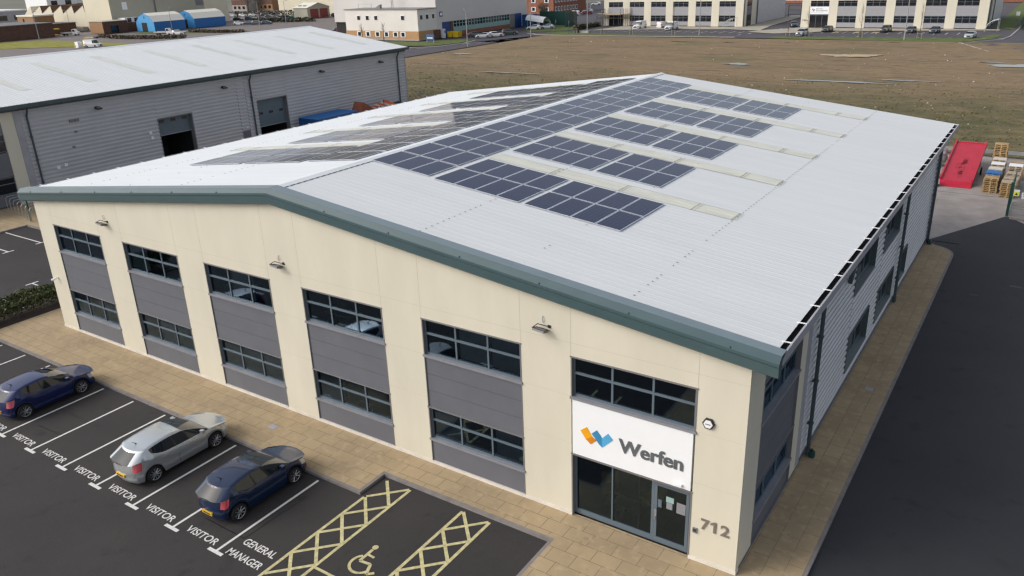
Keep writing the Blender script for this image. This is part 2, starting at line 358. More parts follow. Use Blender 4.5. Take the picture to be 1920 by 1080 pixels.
def window(F, u0, u1, z0, z1, nc=3, depth=.10, blinds=(), frac=.60, parent=None, lintel=True):
    parent = parent or unit
    f = MB()
    t = .045
    fbox(f, F, u0, u0+t, -.015, depth+.05, z0, z1, 'frame2'); fbox(f, F, u1-t, u1, -.015, depth+.05, z0, z1, 'frame2')
    fbox(f, F, u0-.03, u1+.03, -.02, depth+.05, z1-.002, z1+.05, 'frame2')
    a, b = u0+t, u1-t; fd = (depth, depth+.06)
    fbox(f, F, a, b, *fd, z0+.04, z0+.11, 'frame'); fbox(f, F, a, b, *fd, z1-.065, z1-.003, 'frame')
    zt = z0+(z1-z0)*frac
    xs = [a+(b-a)*k/nc for k in range(nc+1)]
    for k, x in enumerate(xs):
        x0, x1 = (x, x+.06) if k == 0 else (x-.06, x) if k == nc else (x-.035, x+.035)
        fbox(f, F, x0, x1, depth-.004, depth+.056, z0+.111, z1-.066, 'frame')
    for k in range(nc):
        fbox(f, F, xs[k]+(.06 if k == 0 else .035), xs[k+1]-(.06 if k == nc-1 else .035), depth-.002, depth+.058, zt-.04, zt+.04, 'frame')
    o = f.build('window', parent)
    g = MB(); q = [F(a+.02, depth+.035), F(b-.02, depth+.035)]
    g.quad((*q[0], z0+.05), (*q[1], z0+.05), (*q[1], z1-.02), (*q[0], z1-.02), 'glass'); g.build('pane', o)
    s = MB(); fbox(s, F, u0-.03, u1+.03, -.05, depth+.02, z0-.05, z0+.035, 'sill'); s.build('sill', o)
    if blinds:
        bl = MB()
        for k in blinds:
            n = int((xs[k+1]-xs[k])/.105); 
            for j in range(n):
                x = xs[k]+.06+j*.105; z00 = z0+.12; c, d = F(x, depth+.16), F(x+.075, depth+.20)
                bl.quad((*c, z00), (*d, z00), (*d, z1-.07), (*c, z1-.07), 'blind')
        bl.build('blind', o)
    return o
def cladding(F, u0, u1, z0, z1, n, rec=.03, parent=None):
    c = MB(); fbox(c, F, u0+.02, u1-.02, rec+.02, rec+.10, z0, z1, 'panel_gap')
    h = (z1-z0)/n
    for k in range(n): fbox(c, F, u0+.003, u1-.003, rec, rec+.09, z0+k*h+.006, z0+(k+1)*h-.006, 'grey_panel')
    fbox(c, F, u0, u0+.03, -.012, rec-.001, z0, z1, 'frame2'); fbox(c, F, u1-.03, u1, -.012, rec-.001, z0, z1, 'frame2')
    return c.build('cladding_panel', parent or unit)
UB = [(), (0,), (1,), (), (1, 2), ()]; LB = [(0,), (1, 2), (0, 1, 2), (0,), (0, 2)]
for i, (a, b) in enumerate(bays):
    window(FRONT, a, b, ZU1, ZU2, blinds=UB[i])
    if i < 5:
        cladding(FRONT, a, b, ZL2+.05, ZU1-.05, 3)
        window(FRONT, a, b, ZL1, ZL2, blinds=LB[i]); cladding(FRONT, a, b, ZB, ZL1-.05, 1)
# entrance
a, b = bays[5]
en = MB(); D = .16
for x0, x1 in ((a, a+.05), (b-.05, b)): en.box(x0, x1, -.015, D+.08, ZB-.06, 2.5, 'frame2')
en.box(a+.05, b-.05, D, D+.07, ZB-.1, ZB+.10, 'frame'); en.box(a+.05, b-.05, D, D+.07, 2.35, 2.47, 'frame')
for x, t in ((a+.05, .07), (33.98, .05), (35.42, .09), (b-.12, .07)): en.box(x, x+t, D-.01, D+.06, ZB+.102, 2.348, 'frame')
en.box(a-.02, b+.02, -.02, .16, 2.47, 2.53, 'frame2')
eo = en.build('entrance_frame', unit)
g = MB(); g.quad((a+.08, D+.04, ZB), (35.42, D+.04, ZB), (35.42, D+.04, 2.4), (a+.08, D+.04, 2.4), 'glass'); g.build('pane', eo)
g = MB(); g.box(34.93, 34.96, D+.06, D+.10, ZB+.1, 2.3, 'sill'); g.build('glass_divider', eo)
d = MB(); dx0, dx1 = 35.52, b-.125
for x0, x1 in ((dx0, dx0+.1), (dx1-.1, dx1)): d.box(x0, x1, D-.02, D+.04, .06, 2.34, 'frame')
d.box(dx0+.1, dx1-.1, D-.018, D+.038, .06, .24, 'frame'); d.box(dx0+.1, dx1-.1, D-.018, D+.038, 2.24, 2.338, 'frame')
do = d.build('door', unit)
g = MB(); g.quad((dx0+.09, D+.01, .2), (dx1-.09, D+.01, .2), (dx1-.09, D+.01, 2.3), (dx0+.09, D+.01, 2.3), 'glass'); g.build('pane', do)
h = MB(); h.tube([(dx0+.05, D-.07, .95), (dx0+.05, D-.07, 1.35)], .018, 'steel'); h.box(dx0+.02, dx0+.09, D-.045, D-.021, 1.05, 1.30, 'white'); h.build('handle', do)
for x, z, ww, hh, m in ((dx0+.12, 1.42, .13, .30, 'frame'), (dx0+.40, 1.72, .26, .20, 'pale_green'), (dx0+.42, 1.46, .20, .25, 'sill'), (dx1-.42, 1.42, .30, .40, 'sill')):
    n_ = MB(); n_.box(x, x+ww, D-.004, D+.006, z, z+hh, m); n_.build('paper_notice', do)
sg = thing('shop_sign', 'wide white sign board with grey Werfen lettering above the entrance door', 'sign', (a, 0, 2.54))
q = MB(); q.box(a+.06, b-.06, -.02, .12, 2.545, ZU1-.055, 'signwhite'); q.build('board', sg, (a, 0, 2.54))
q = MB(); fit_text(q, 'Werfen', (34.30, -.021, 3.17), (1, 0, 0), (0, 0, 1), 2.18, .50, 'lettering', bold=.016, depth=.02); fit_text(q, 'Werfen', (34.325, -.021, 3.17), (1, 0, 0), (0, 0, 1), 2.18, .50, 'lettering', bold=.016, depth=.022); q.build('lettering', sg, (a, 0, 2.54))
q = MB()
def flat(pts, m, y=-.021): q.prism([(x, y, z) for x, z in pts], (0, -.012, 0), m)
flat([(32.90, 3.53), (33.14, 3.72), (33.34, 3.42), (33.10, 3.25)], 'logo_yellow'); flat([(33.101, 3.25), (33.34, 3.42), (33.50, 3.31), (33.28, 3.11)], 'logo_orange')
flat([(33.32, 3.53), (33.51, 3.71), (33.66, 3.54), (33.70, 3.46), (33.71, 3.12), (33.60, 3.20)], 'logo_blue2'); flat([(33.711, 3.12), (33.701, 3.47), (33.92, 3.71), (34.10, 3.53)], 'logo_blue')
q.build('logo', sg, (a, 0, 2.54))
q = MB(); q.box(36.30, 36.50, -.12, -.021, 2.62, 2.70, 'white'); q.build('sensor_box', sg, (a, 0, 2.54))
nb = thing('house_number', 'grey metal street number 712 fixed to the pillar right of the door', 'sign', (37.2, 0, 1.3))
for ch, x, ww in (('7', 37.17, .27), ('1', 37.53, .13), ('2', 37.80, .28)):
    q = MB()
    if ch == '1': q.prism([(37.66, -.012, 1.29), (37.66, -.012, 1.69), (37.59, -.012, 1.69), (37.48, -.012, 1.62), (37.48, -.012, 1.55), (37.575, -.012, 1.59), (37.575, -.012, 1.29)], (0, -.02, 0), 'number')
    else: fit_text(q, ch, (x, -.012, 1.29), (1, 0, 0), (0, 0, 1), ww, .40, 'number', bold=.02, depth=.02)
    q.build('digit', nb, (37.2, 0, 1.3))
q = MB(); q.box(36.92, 37.06, -.05, -.001, 1.07, 1.25, 'trim'); q.box(36.94, 37.04, -.055, -.049, 1.13, 1.22, 'plastic')
one('door_entry_panel', 'small grey door entry intercom on the wall between door and number 712', 'intercom', q, (36.9, 0, 1.0))
q = MB(); hx = [(37.22+.19*math.cos(math.radians(t)), -.001, 5.1+.19*math.sin(math.radians(t))) for t in range(0, 360, 60)]
q.prism(hx, (0, -.07, 0), 'plastic'); q.prism([(37.22+(x-37.22)*.75, -.0705, 5.1+(z-5.1)*.75) for x, _, z in hx], (0, -.02, 0), 'white')
q.box(37.14, 37.30, -.093, -.0905, 5.08, 5.11, 'lettering')
one('alarm_box', 'hexagonal black and white alarm box on the cream pillar above number 712', 'alarm box', q, (37.2, 0, 5.1))
# wall floodlights
def floodlight(x, z, label):
    t = thing('floodlight', label, 'floodlight', (x, 0, z), 'floodlights on the front wall')
    o = (x, 0, z)
    q = MB(); q.tube([(x+.22, 0, z+.02), (x+.20, -.10, z+.06), (x-.16, -.14, z+.09), (x-.22, -.30, z+.03)], .016, 'plastic', 6); q.box(x+.16, x+.26, -.03, 0, z-.03, z+.07, 'plastic'); q.build('bracket', t, o)
    q = MB(); q.prism([(x-.23, -.34, z+.02), (x+.20, -.34, z-.02), (x+.20, -.06, z-.10), (x-.23, -.06, z-.08)], (0, -.03, -.07), 'trim'); 
    q.tube([(x-.24, -.35, z+.03), (x+.21, -.35, z-.01), (x+.21, -.05, z-.09), (x-.24, -.05, z-.07), (x-.24, -.35, z+.03)], .013, 'plastic', 6); q.build('lamp_head', t, o)
    q = MB(); q.tube([(x-.02, -.02, z+.12), (x-.02, -.06, z+.24), (x-.02, -.02, z+.34)], .014, 'steel', 5); q.build('sensor', t, o)
for x, l in ((6.6, 'wall floodlight over the leftmost front windows'), (19.05, 'wall floodlight under the gable peak'), (31.55, 'wall floodlight left of the entrance bay windows')): floodlight(x, 7.0, 'black framed '+l)
q = MB(); q.box(.55, .60, -.03, 0, 2.92, 3.04, 'white'); q.tube([(.57, -.02, 3.0), (.57, -.12, 3.0)], .02, 'white', 6); q.tube([(.60, -.10, 3.0), (.42, -.30, 2.92)], .055, 'white', 8)
one('security_camera', 'small white bullet camera on the left end pillar beside the hedge', 'camera', q, (.55, 0, 3))

# interior: floors, walls behind the glass
r = MB()
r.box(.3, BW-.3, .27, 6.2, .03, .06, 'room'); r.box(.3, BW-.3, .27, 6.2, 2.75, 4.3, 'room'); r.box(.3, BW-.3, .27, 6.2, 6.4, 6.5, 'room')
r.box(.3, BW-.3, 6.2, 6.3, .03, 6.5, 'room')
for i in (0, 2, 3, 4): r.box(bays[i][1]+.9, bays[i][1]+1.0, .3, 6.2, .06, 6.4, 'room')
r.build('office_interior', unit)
ds = MB()
for i, z in ((0, .06), (2, 4.3), (3, 4.3), (4, .06), (1, 4.3), (3, .06)):
    x = bays[i][0]+.6; ds.box(x, x+1.5, .5, 1.2, z+.70, z+.74, 'table'); ds.box(x+.05, x+.1, .55, 1.15, z, z+.7, 'plastic'); ds.box(x+1.4, x+1.45, .55, 1.15, z, z+.7, 'plastic'); ds.box(x+.4, x+.95, .9, .95, z+.85, z+1.2, 'plastic')
ds.build('desks', unit)
def armchair(x, y, r_, l):
    t = thing('armchair', l, 'chair', (x, y, .06), 'mustard chairs in the lobby', r_)
    q = MB(); q.box(-.3, .3, -.28, .28, .32, .44, 'chair'); q.build('seat', t); q = MB(); q.prism([(-.32, .22, .4), (.32, .22, .4), (.32, .34, .85), (-.32, .34, .85)], (0, .07, 0), 'chair'); q.build('backrest', t)
    for sx in (-1, 1):
        for sy in (-1, 1): q = MB(); q.tube([(sx*.2, sy*.2, .32), (sx*.27, sy*.27, 0)], .018, 'plastic', 6); q.build('leg', t)
armchair(33.3, 1.5, .6, 'mustard armchair behind the left entrance pane'); armchair(34.75, 1.7, -.5, 'mustard armchair behind the middle entrance pane')
t = thing('coffee_table', 'low pale table with splayed legs behind the entrance glass', 'table', (34.1, .95, .06))
q = MB(); q.box(-.38, .38, -.28, .28, .43, .46, 'table'); q.build('tabletop', t)
for sx, sy in ((1, 0), (-1, 0), (0, 1), (0, -1)): q = MB(); q.tube([(0, 0, .43), (sx*.05, sy*.05, .2), (sx*.32, sy*.3, 0)], .02, 'steel', 6); q.build('leg', t)

# right flank: cream return, glazed bay, cream pillar, ribbed wall
w = MB()
w.box(BW-.25, BW, .252, 1.45, ZB, rz(BW)-.06, 'cream'); w.box(BW-.25, BW, 5.62, 6.42, ZB, rz(BW)-.06, 'cream'); w.box(BW-.25, BW-.03, 1.45, 5.62, 6.02, rz(BW)-.06, 'trim')
for z in (2.9, 4.7, 6.4): w.box(BW-.02, BW+.0015, .0, 1.45, z-.004, z+.004, 'cream_joint')
w.build('side_wall', unit)
window(RIGHT, 1.45, 5.62, 4.62, 6.0, depth=.14); cladding(RIGHT, 1.45, 5.62, 2.45, 4.57, 3, .06); window(RIGHT, 1.45, 5.62, 1.05, 2.4, depth=.14); cladding(RIGHT, 1.45, 5.62, ZB, 1.0, 1, .06)
def ribbed(mb, x, sgn, y0, y1, z0, z1, m='corr', pitch=.28, dep=.055):
    z = z0
    while z < z1-.001:
        p_ = [(0, 0), (0, pitch*.38), (dep, pitch*.48), (dep, pitch*.84), (0, pitch)]
        p_ = [(d_, z+k) for d_, k in p_]
        p_ = [(d_, min(k, z1)) for d_, k in p_]
        for (d0, k0), (d1, k1) in zip(p_[:-1], p_[1:]):
            if k1-k0 > 1e-4 : mb.quad((x+sgn*d0, y0, k0), (x+sgn*d0, y1, k0), (x+sgn*d1, y1, k1), (x+sgn*d1, y0, k1), m)
        z += pitch
w = MB(); ZT = rz(BW)-.07
lowwin = [(13.9, 18.2), (20.05, 24.25), (25.75, 28.4)]; upwin = [(13.85, 18.05), (20.05, 24.2)]
cuts = sorted({6.95, BL, *[q for a in lowwin+upwin for q in a]})
for y0, y1 in zip(cuts[:-1], cuts[1:]):
    ym = (y0+y1)/2; holes = []
    if any(a < ym < b for a, b in lowwin): holes.append((.72, 2.38))
    if any(a < ym < b for a, b in upwin): holes.append((4.40, 5.92))
    z = ZB
    for a, b in holes+[(ZT, ZT)]:
        ribbed(w, BW-.06, 1, y0, y1, z, a); z = b
w.box(BW-.26, BW+.01, 6.42, 6.95, ZB, ZT, 'light_trim'); w.box(BW-.12, BW+.03, BL, BL+.12, ZB, ZT, 'light_trim')
w.build('ribbed_wall', unit)
def deep_window(y0, y1, z0, z1):
    f = MB(); X = BW; d = .3
    f.box(X-d, X+.012, y0, y0+.03, z0, z1, 'reveal'); f.box(X-d, X+.012, y1-.03, y1, z0, z1, 'reveal'); f.box(X-d, X+.02, y0+.03, y1-.03, z1-.04, z1, 'reveal')
    f.prism([(X-d, y0+.03, z0+.10), (X+.03, y0+.03, z0), (X+.03, y0+.03, z0-.04), (X-d, y0+.03, z0-.04)], (0, y1-y0-.06, 0), 'reveal')
    n = 3
    for k in range(n+1):
        y = y0+.03+(y1-y0-.06)*k/n; f.box(X-d, X-d+.06, max(y-.04, y0+.03), min(y+.04, y1-.03), z0+.10, z1-.04, 'frame')
    f.box(X-d+.001, X-d+.055, y0+.04, y1-.04, z0+.1, z0+.17, 'frame'); f.box(X-d+.001, X-d+.055, y0+.04, y1-.04, z0+(z1-z0)*.62, z0+(z1-z0)*.62+.06, 'frame')
    o = f.build('window', unit); g = MB(); g.quad((X-d+.02, y0, z0), (X-d+.02, y1, z0), (X-d+.02, y1, z1), (X-d+.02, y0, z1), 'dark_win'); g.build('pane', o)
for a, b in lowwin: deep_window(a, b, .72, 2.38)
for a, b in upwin: deep_window(a, b, 4.40, 5.92)
# left and back walls
w = MB(); w.box(0, .2, .252, BL, .0, rz(0)-.06, 'corr'); w.prism([(0.2, BL-.2, 0), (BW-.26, BL-.2, 0), (BW-.26, BL-.2, rz(BW)-.1), (RX, BL-.2, RZ-.08), (.2, BL-.2, rz(0)-.1)], (0, .2, 0), 'corr'); w.build('rear_wall', unit)
# roof with ribs running down the slope
EO = .57
def roof_slope(mb, xr, zr, xe, ze, y0, y1, m, pitch=.333, h=.004):
    n = int(round((y1-y0)/pitch)); pt = (y1-y0)/n
    for k in range(n):
        y = y0+k*pt; pr = [(y, 0), (y+pt-.11, 0), (y+pt-.08, h), (y+pt-.03, h), (y+pt, 0)]
        for (ya, ha), (yb, hb) in zip(pr[:-1], pr[1:]):
            q = [(xr, ya, zr+ha), (xr, yb, zr+hb), (xe, yb, ze+hb), (xe, ya, ze+ha)]
            mb.quad(*(q if xe < xr else q[::-1]), m)
rf = MB(); roof_slope(rf, RX, RZ, BW+EO, rz(BW+EO), .02, BL+.15, 'roof'); roof_slope(rf, RX, RZ, -EO, rz(-EO), .02, BL+.15, 'roof_lit')
ro = rf.build('roof', unit)
rc = MB(); rc.prism([(RX-.26, .02, RZ-.26*SL+.03), (RX, .02, RZ+.07), (RX+.26, .02, RZ-.26*SL+.03), (RX+.26, .02, RZ-.26*SL+.016), (RX, .02, RZ+.05), (RX-.26, .02, RZ-.26*SL+.016)], (0, BL+.13, 0), 'roof_lit')
for k in range(int(BL/.333)): rc.box(RX+.24, RX+.262, .1+k*.333, .1+k*.333+.2, rz(RX+.26)+.004, rz(RX+.26)+.030, 'black')
rc.build('ridge_cap', unit)
# translucent rooflights and fixing lines
def rooflight(xa, xb, y0, wd):
    q = MB()
    for k in range(int(wd/.333)):
        y = y0+k*wd/int(wd/.333); pt = wd/int(wd/.333)
        pr = [(y, .008), (y+pt-.11, .008), (y+pt-.08, .014), (y+pt-.03, .014), (y+pt, .008)]
        for (ya, ha), (yb, hb) in zip(pr[:-1], pr[1:]):
            c = [(xa, ya, rz(xa)+ha), (xa, yb, rz(xa)+hb), (xb, yb, rz(xb)+hb), (xb, ya, rz(xb)+ha)]
            q.quad(*(c if xb < xa else c[::-1]), 'skylight')
    js = [xa+(xb-xa)*f for f in (.28, .57, .85, .995)]
    for x in js:
        for k in range(9): yy = y0+.04+k*wd/9; q.box(x-.03, x+.03, yy, yy+.045, rz(x)+.014, rz(x)+.022, 'dot'); q.box(x+.12, x+.16, yy, yy+.04, rz(x)+.014, rz(x)+.020, 'dot')
    for k in (0, 1):
        yy = y0-.01+k*wd; c = [(xa, yy, rz(xa)+.017), (xa, yy+.02, rz(xa)+.017), (xb, yy+.02, rz(xb)+.017), (xb, yy, rz(xb)+.017)]
        q.quad(*(c if xb < xa else c[::-1]), 'dot')
    q.build('rooflight', ro)
for k in range(5):
    y = 9.62+5.86*k
    rooflight(22.75, 34.33, y, 1.0); rooflight(2*RX-22.75, 2*RX-34.33, y, 1.0)
fx = MB()
for x in (26.19, 30.3, 34.33):
    for s_ in (1, -1):
        X = RX+s_*(x-RX); n = int(BL/.333)
        for k in range(n):
            if random.random() < (.25 if x == 30.3 else .8): y = .12+k*.3333; fx.box(X-.022, X+.022, y, y+.05, rz(X)+.014, rz(X)+.024, 'dot')
fx.build('roof_fixings', ro)
# verge fascia, gutters, downpipes
f = MB()
def verge(xa, xb):
    prof = [(.34, .075), (-.10, .075), (-.30, -.10), (-.30, -.19), (-.26, -.205), (-.26, -.225), (-.30, -.24), (-.28, -.52), (-.24, -.56), (-.002, -.56), (-.002, -.08), (.34, .045)]
    za, zb = rz(xa), rz(xb); n = len(prof)
    A = [(xa, y, za+d) for y, d in prof]; B = [(xb, y, zb+d) for y, d in prof]
    for i in range(n):
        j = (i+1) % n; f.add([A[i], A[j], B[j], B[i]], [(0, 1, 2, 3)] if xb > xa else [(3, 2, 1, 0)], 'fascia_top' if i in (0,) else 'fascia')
    f.poly(A if xb < xa else A[::-1], 'fascia'); f.poly(B[::-1] if xb < xa else B, 'fascia')
verge(RX, -.85); verge(RX, BW+.80)
for x in [RX+s_*k*3.1 for k in range(1, 7) for s_ in (1, -1)]: f.box(x-.012, x+.012, -.303, .34, rz(x)-.09, rz(x)-.05, 'fascia')
f.build('verge_fascia', unit)
for s_ in (1, -1):
    g = MB(); xw = BW if s_ > 0 else 0
    X = lambda d: xw+s_*d
    zt = rz(BW+.4)-.02
    g.box(X(.02), X(.74), .02, BL+.1, zt-.32, zt-.27, 'pipe'); g.box(X(.74), X(.80), .02, BL+.1, zt-.32, zt-.01, 'light_trim'); g.box(X(.01), X(.05), .02, BL+.1, zt-.27, zt-.12, 'black'); g.box(X(.05), X(.735), .03, BL+.09, zt-.268, zt-.262, 'black')
    for k in range(25): y = .9+k*1.49; g.box(X(.5), X(.79), y, y+.045, zt+.0, zt+.022, 'white')
    g.box(X(.0), X(.80), BL+.1, BL+.13, zt-.32, zt-.01, 'light_trim')
    g.build('gutter', unit)
def downpipe(x, y, zt, parent, out=1, m='pipe'):
    q = MB(); q.tube([(x+out*.6, y, zt+.2), (x+out*.55, y, zt), (x+out*.16, y, zt-.45), (x+out*.13, y, zt-.8), (x+out*.13, y, .16)], .075, m, 8)
    for z in (1.4, 3.2, 5.0): q.box(x, x+out*.22, y-.1, y+.1, z, z+.06, m)
    q.tube([(x+out*.13, y, .35), (x+out*.13, y, .05)], .10, m, 8)
    q.build('downpipe', parent)
for y in (7.75, 25.1, 36.6): downpipe(BW, y, 7.35, unit)
downpipe(0, 7.6, 7.35, unit, -1)
v = MB(); v.prism([(BW+.01, 12.15, 5.55), (BW+.01, 12.9, 6.2), (BW+.01, 12.15, 6.2)], (.16, 0, 0), 'pipe'); v.build('wall_vent', unit)
for y in (7.75, 36.4): q = MB(); q.prism([(BW+.28+.13*math.cos(t*.7), y+.13*math.sin(t*.7), .02) for t in range(9)], (0, 0, .22), 'green_steel'); q.tube([(BW+.28, y, .24), (BW+.28, y, .34)], .05, 'plastic', 6); one('bait_box', 'small dark green pest bait box by the front downpipe of the ribbed wall' if y < 10 else 'small dark green pest bait box at the rear end of the ribbed wall', 'bait box', q, (BW+.28, y, 0), 'bait boxes along the side wall')

# ------------------------------------------------------------------ solar arrays
PW, PL = 1.05, 1.97
pb = MB(); pb.box(-PW/2+.006, PW/2-.006, -PL/2+.006, PL/2-.006, 0, .02, 'alu')
pb.quad((-PW/2+.035, -PL/2+.035, .0215), (PW/2-.035, -PL/2+.035, .0215), (PW/2-.035, PL/2-.035, .0215), (-PW/2+.035, PL/2-.035, .0215), 'pv')
proto = pb.build('solar_panel'); first = [True]
def array(label, xs, ys):
    """xs, ys: panel centres"""
    x0, y0 = xs[0], ys[0]; s_ = 1 if x0 > RX else -1
    t = thing('solar_array', label, 'solar panels', (x0, y0, rz(x0)+.034), 'solar arrays on the roof')
    ang = math.atan(SL)*s_
    for x in xs:
        for y in ys:
            c = proto if first[0] else proto.copy()
            if not first[0]: COL.objects.link(c)
            first[0] = False; c.parent = t; c.location = (x-x0, y-y0, rz(x)-rz(x0)); c.rotation_euler = (0, ang, 0)
    q = MB()
    for y in ys:
        for dy in (-.5, .5): q.prism([(min(xs)-PW/2, y+dy-.02, rz(min(xs)-PW/2)+.016), (max(xs)+PW/2, y+dy-.02, rz(max(xs)+PW/2)+.016), (max(xs)+PW/2, y+dy-.02, rz(max(xs)+PW/2)+.032), (min(xs)-PW/2, y+dy-.02, rz(min(xs)-PW/2)+.032)], (0, .04, 0), 'alu')
    q.build('mounting_rail', t, (x0, y0, rz(x0)+.034))
ords = ['nearest the front gable', 'second from the front gable', 'third from the front gable', 'fourth from the front gable', 'farthest from the front gable']
for s_, side in ((1, 'right'), (-1, 'left')):
    R = 1.058
    mx = lambda x: x if s_ > 0 else 37.72-x
    array('long three-wide strip of dark solar panels beside the ridge, %s slope' % side, [mx(19.37+R*(k+.5)) for k in range(3)], [5.45+2.073*(k+.5) for k in range(14)])
    for b in range(5):
        y = 5.36+5.90*b
        array('solar panel block by the ridge strip, %s slope, row %s' % (side, ords[b]), [mx(22.89+R*(k+.5)) for k in range(4)], [y+1.0, y+3.03])
        n = 4 if b == 0 else 3
        array('solar panel block on the eave side, %s slope, row %s' % (side, ords[b]), [mx(27.35+R*(k+.5)) for k in range(n)], [y+1.0, y+3.03])
# ------------------------------------------------------------------ ground, roads, markings
def sheet(name, pts, z, m, thick=0, side=None):
    q = MB()
    if thick: q.prism([(x, y, z) for x, y in pts], (0, 0, -thick), m)
    else:
        a = sum(pts[i][0]*pts[(i+1) % len(pts)][1]-pts[(i+1) % len(pts)][0]*pts[i][1] for i in range(len(pts)))
        q.poly([(x, y, z) for x, y in (pts if a > 0 else pts[::-1])], m)
    return struct(q.build(name))
AZ = -.12
M['ground'] = mat('distant_ground', (.13, .13, .10), .95, var=.3, scale=.02)
sheet('ground', [(-1500, -600), (900, -600), (900, 1800), (-1500, 1800)], -.30, 'ground')
sheet('car_park', [(-90, -60), (40.5, -60), (40.5, 37.6), (38.36, 37.6), (20, 37.2), (-20, 66), (-90, 66)], AZ, 'asphalt')
sheet('access_road', [(40.24, -60), (90, -60), (90, 40.8), (43.6, 44.3), (42.35, 45.9), (38.36, 37.7), (40.24, 37.7)], AZ+.004, 'asphalt_new')
sheet('yard_concrete', [(-22, 36), (38.36, 37.7), (42.35, 45.9), (43.6, 44.3), (90, 40.8), (90, 66), (-22, 66)], AZ+.002, 'concrete')
q = MB(); q.box(20, 42.9, 51.05, 51.14, AZ-.01, AZ+.006, 'pipe')
for x0, x1, y, d in ((36.8, 38.9, 48.6, .03), (36.6, 38.2, 49.1, .03)): q.box(x0, x1, y, y+d, AZ-.01, AZ+.006, 'roof_grey')
struct(q.build('drain_channel'))
# raised paving with kerbs
def arc(cx, cy, r, a0, a1, n=8): return [(cx+r*math.cos(math.radians(a0+(a1-a0)*k/n)), cy+r*math.sin(math.radians(a0+(a1-a0)*k/n))) for k in range(n+1)]
pave_edge = [(-3.0, -2.9), (25.2, -2.9), (25.2, -1.55), (32.55, -1.55), (32.55, -30), (40.24, -30), (40.24, 34.8)]+arc(38.5, 34.8, 1.74, 0, 70)[1:]+[(38.45, 36.9)]
def offset_in(pts, d):
    out = []
    for i, p in enumerate(pts):
        a = Vector(pts[max(i-1, 0)]); b = Vector(p); c = Vector(pts[min(i+1, len(pts)-1)])
        d1 = (b-a).normalized() if i else (c-b).normalized(); d2 = (c-b).normalized() if i < len(pts)-1 else d1
        n1 = Vector((-d1.y, d1.x)); n2 = Vector((-d2.y, d2.x)); m_ = (n1+n2); m_ = m_/max(m_.dot(n1), .3)
        out.append((b.x+m_.x*d, b.y+m_.y*d))
    return out
ins = offset_in(pave_edge, .13)
k = MB()
for i in range(len(pave_edge)-1):
    a, b, c, d = pave_edge[i], pave_edge[i+1], ins[i+1], ins[i]
    k.prism([(a[0], a[1], -.006), (b[0], b[1], -.006), (c[0], c[1], -.006), (d[0], d[1], -.006)], (0, 0, -.20), 'kerb')
k.box(-30.2, -22.75, 9.5, 9.63, -.2, -.006, 'kerb'); k.box(-22.88, -22.75, -40, 9.5, -.2, -.006, 'kerb'); k.box(-22.75, -.3, 9.5, 9.63, -.2, -.006, 'kerb')
struct(k.build('kerb'))
pv = ins+[(-3.0, 36.9)]
j0 = [k for k, a in enumerate(ins) if abs(a[0]-40.11) < .02 and a[1] > 0][0]
sheet('pavement', [(-2.9, -2.77)]+ins[1:5]+[(BW-.1, -29.9), (BW-.1, .1), (-2.9, .1)], 0.0, 'paving', .18)
sheet('pavement', [(BW-.1, -29.9), ins[5]]+ins[j0:]+[(BW-.1, 36.8)], 0.0, 'paving_side', .18)
sheet('pavement', [(-2.9, .1), (.1, .1), (.1, 9.5), (-2.9, 9.5)], -.001, 'paving', .18)
sheet('pavement', [(-40, 9.63), (0.05, 9.63), (0.05, 62), (-2.5, 62), (-2.5, 13), (-27.4, 13), (-27.4, 62), (-40, 62)], -.002, 'paving', .18)
sheet('pavement', [(-40, -40), (-22.88, -40), (-22.88, 9.62), (-40, 9.62)], -.003, 'paving', .18)
# painted bay lines
q = MB(); LZ = AZ+.008
X0, PKW = 8.7857, 2.4
for i in range(-6, 7):
    x = X0+PKW*i; q.box(x-.05, x+.05, -7.70, -3.06, LZ-.004, LZ, 'line'); q.box(x-.36, x+.36, -7.83, -7.70, LZ-.004, LZ, 'line')
for yy in (7.75, 5.38, 3.0, .62, -1.78, -4.2, -6.6):
    q.box(-22.6, -17.4, yy-.05, yy+.05, LZ-.004, LZ, 'line'); q.box(-17.4, -17.28, yy-.4, yy+.4, LZ-.004, LZ, 'line')
for yy in (2.8, .36, -2.04, -4.44, -6.84):
    q.box(-9.0, -5.1, yy-.05, yy+.05, LZ-.004, LZ, 'line'); q.box(-9.12, -9.0, yy-.4, yy+.4, LZ-.004, LZ, 'line')
struct(q.build('parking_bay_lines'))
q = MB()
for i in range(-5, 6): fit_text(q, 'VISITOR', (X0+PKW*i+.50, -7.60, LZ), (1, 0, 0), (0, 1, 0), 1.60, .31, 'line', bold=.012)
fit_text(q, 'GENERAL', (23.62, -7.02, LZ), (1, 0, 0), (0, 1, 0), 1.52, .31, 'line', bold=.012); fit_text(q, 'MANAGER', (23.52, -7.64, LZ), (1, 0, 0), (0, 1, 0), 1.63, .31, 'line', bold=.012)
struct(q.build('painted_bay_lettering'))
q = MB()
def hatch(xl, xr, ya, yb, skipl=None):
    q.box(xl-.058, xl+.058, ya, skipl or yb, LZ-.004, LZ, 'yline'); q.box(xr-.058, xr+.058, ya, yb, LZ-.004, LZ, 'yline')
    y = yb; i = 0
    while y-1.15 > ya:
        strip2d(q, [(xl+.05, y), (xr-.05, y-1.13)], .12, LZ+.001, 'yline'); strip2d(q, [(xr-.05, y), (xl+.05, y-1.13)], .12, LZ+.002, 'yline'); y -= 1.19
hatch(25.42, 26.62, -8.2, -1.72, -2.92); hatch(29.05, 30.24, -8.2, -1.74)
q.box(26.67, 29.0, -6.60, -6.50, LZ-.004, LZ, 'yline')
arcp = arc(27.88, -5.64, .41, 128, 335, 18)
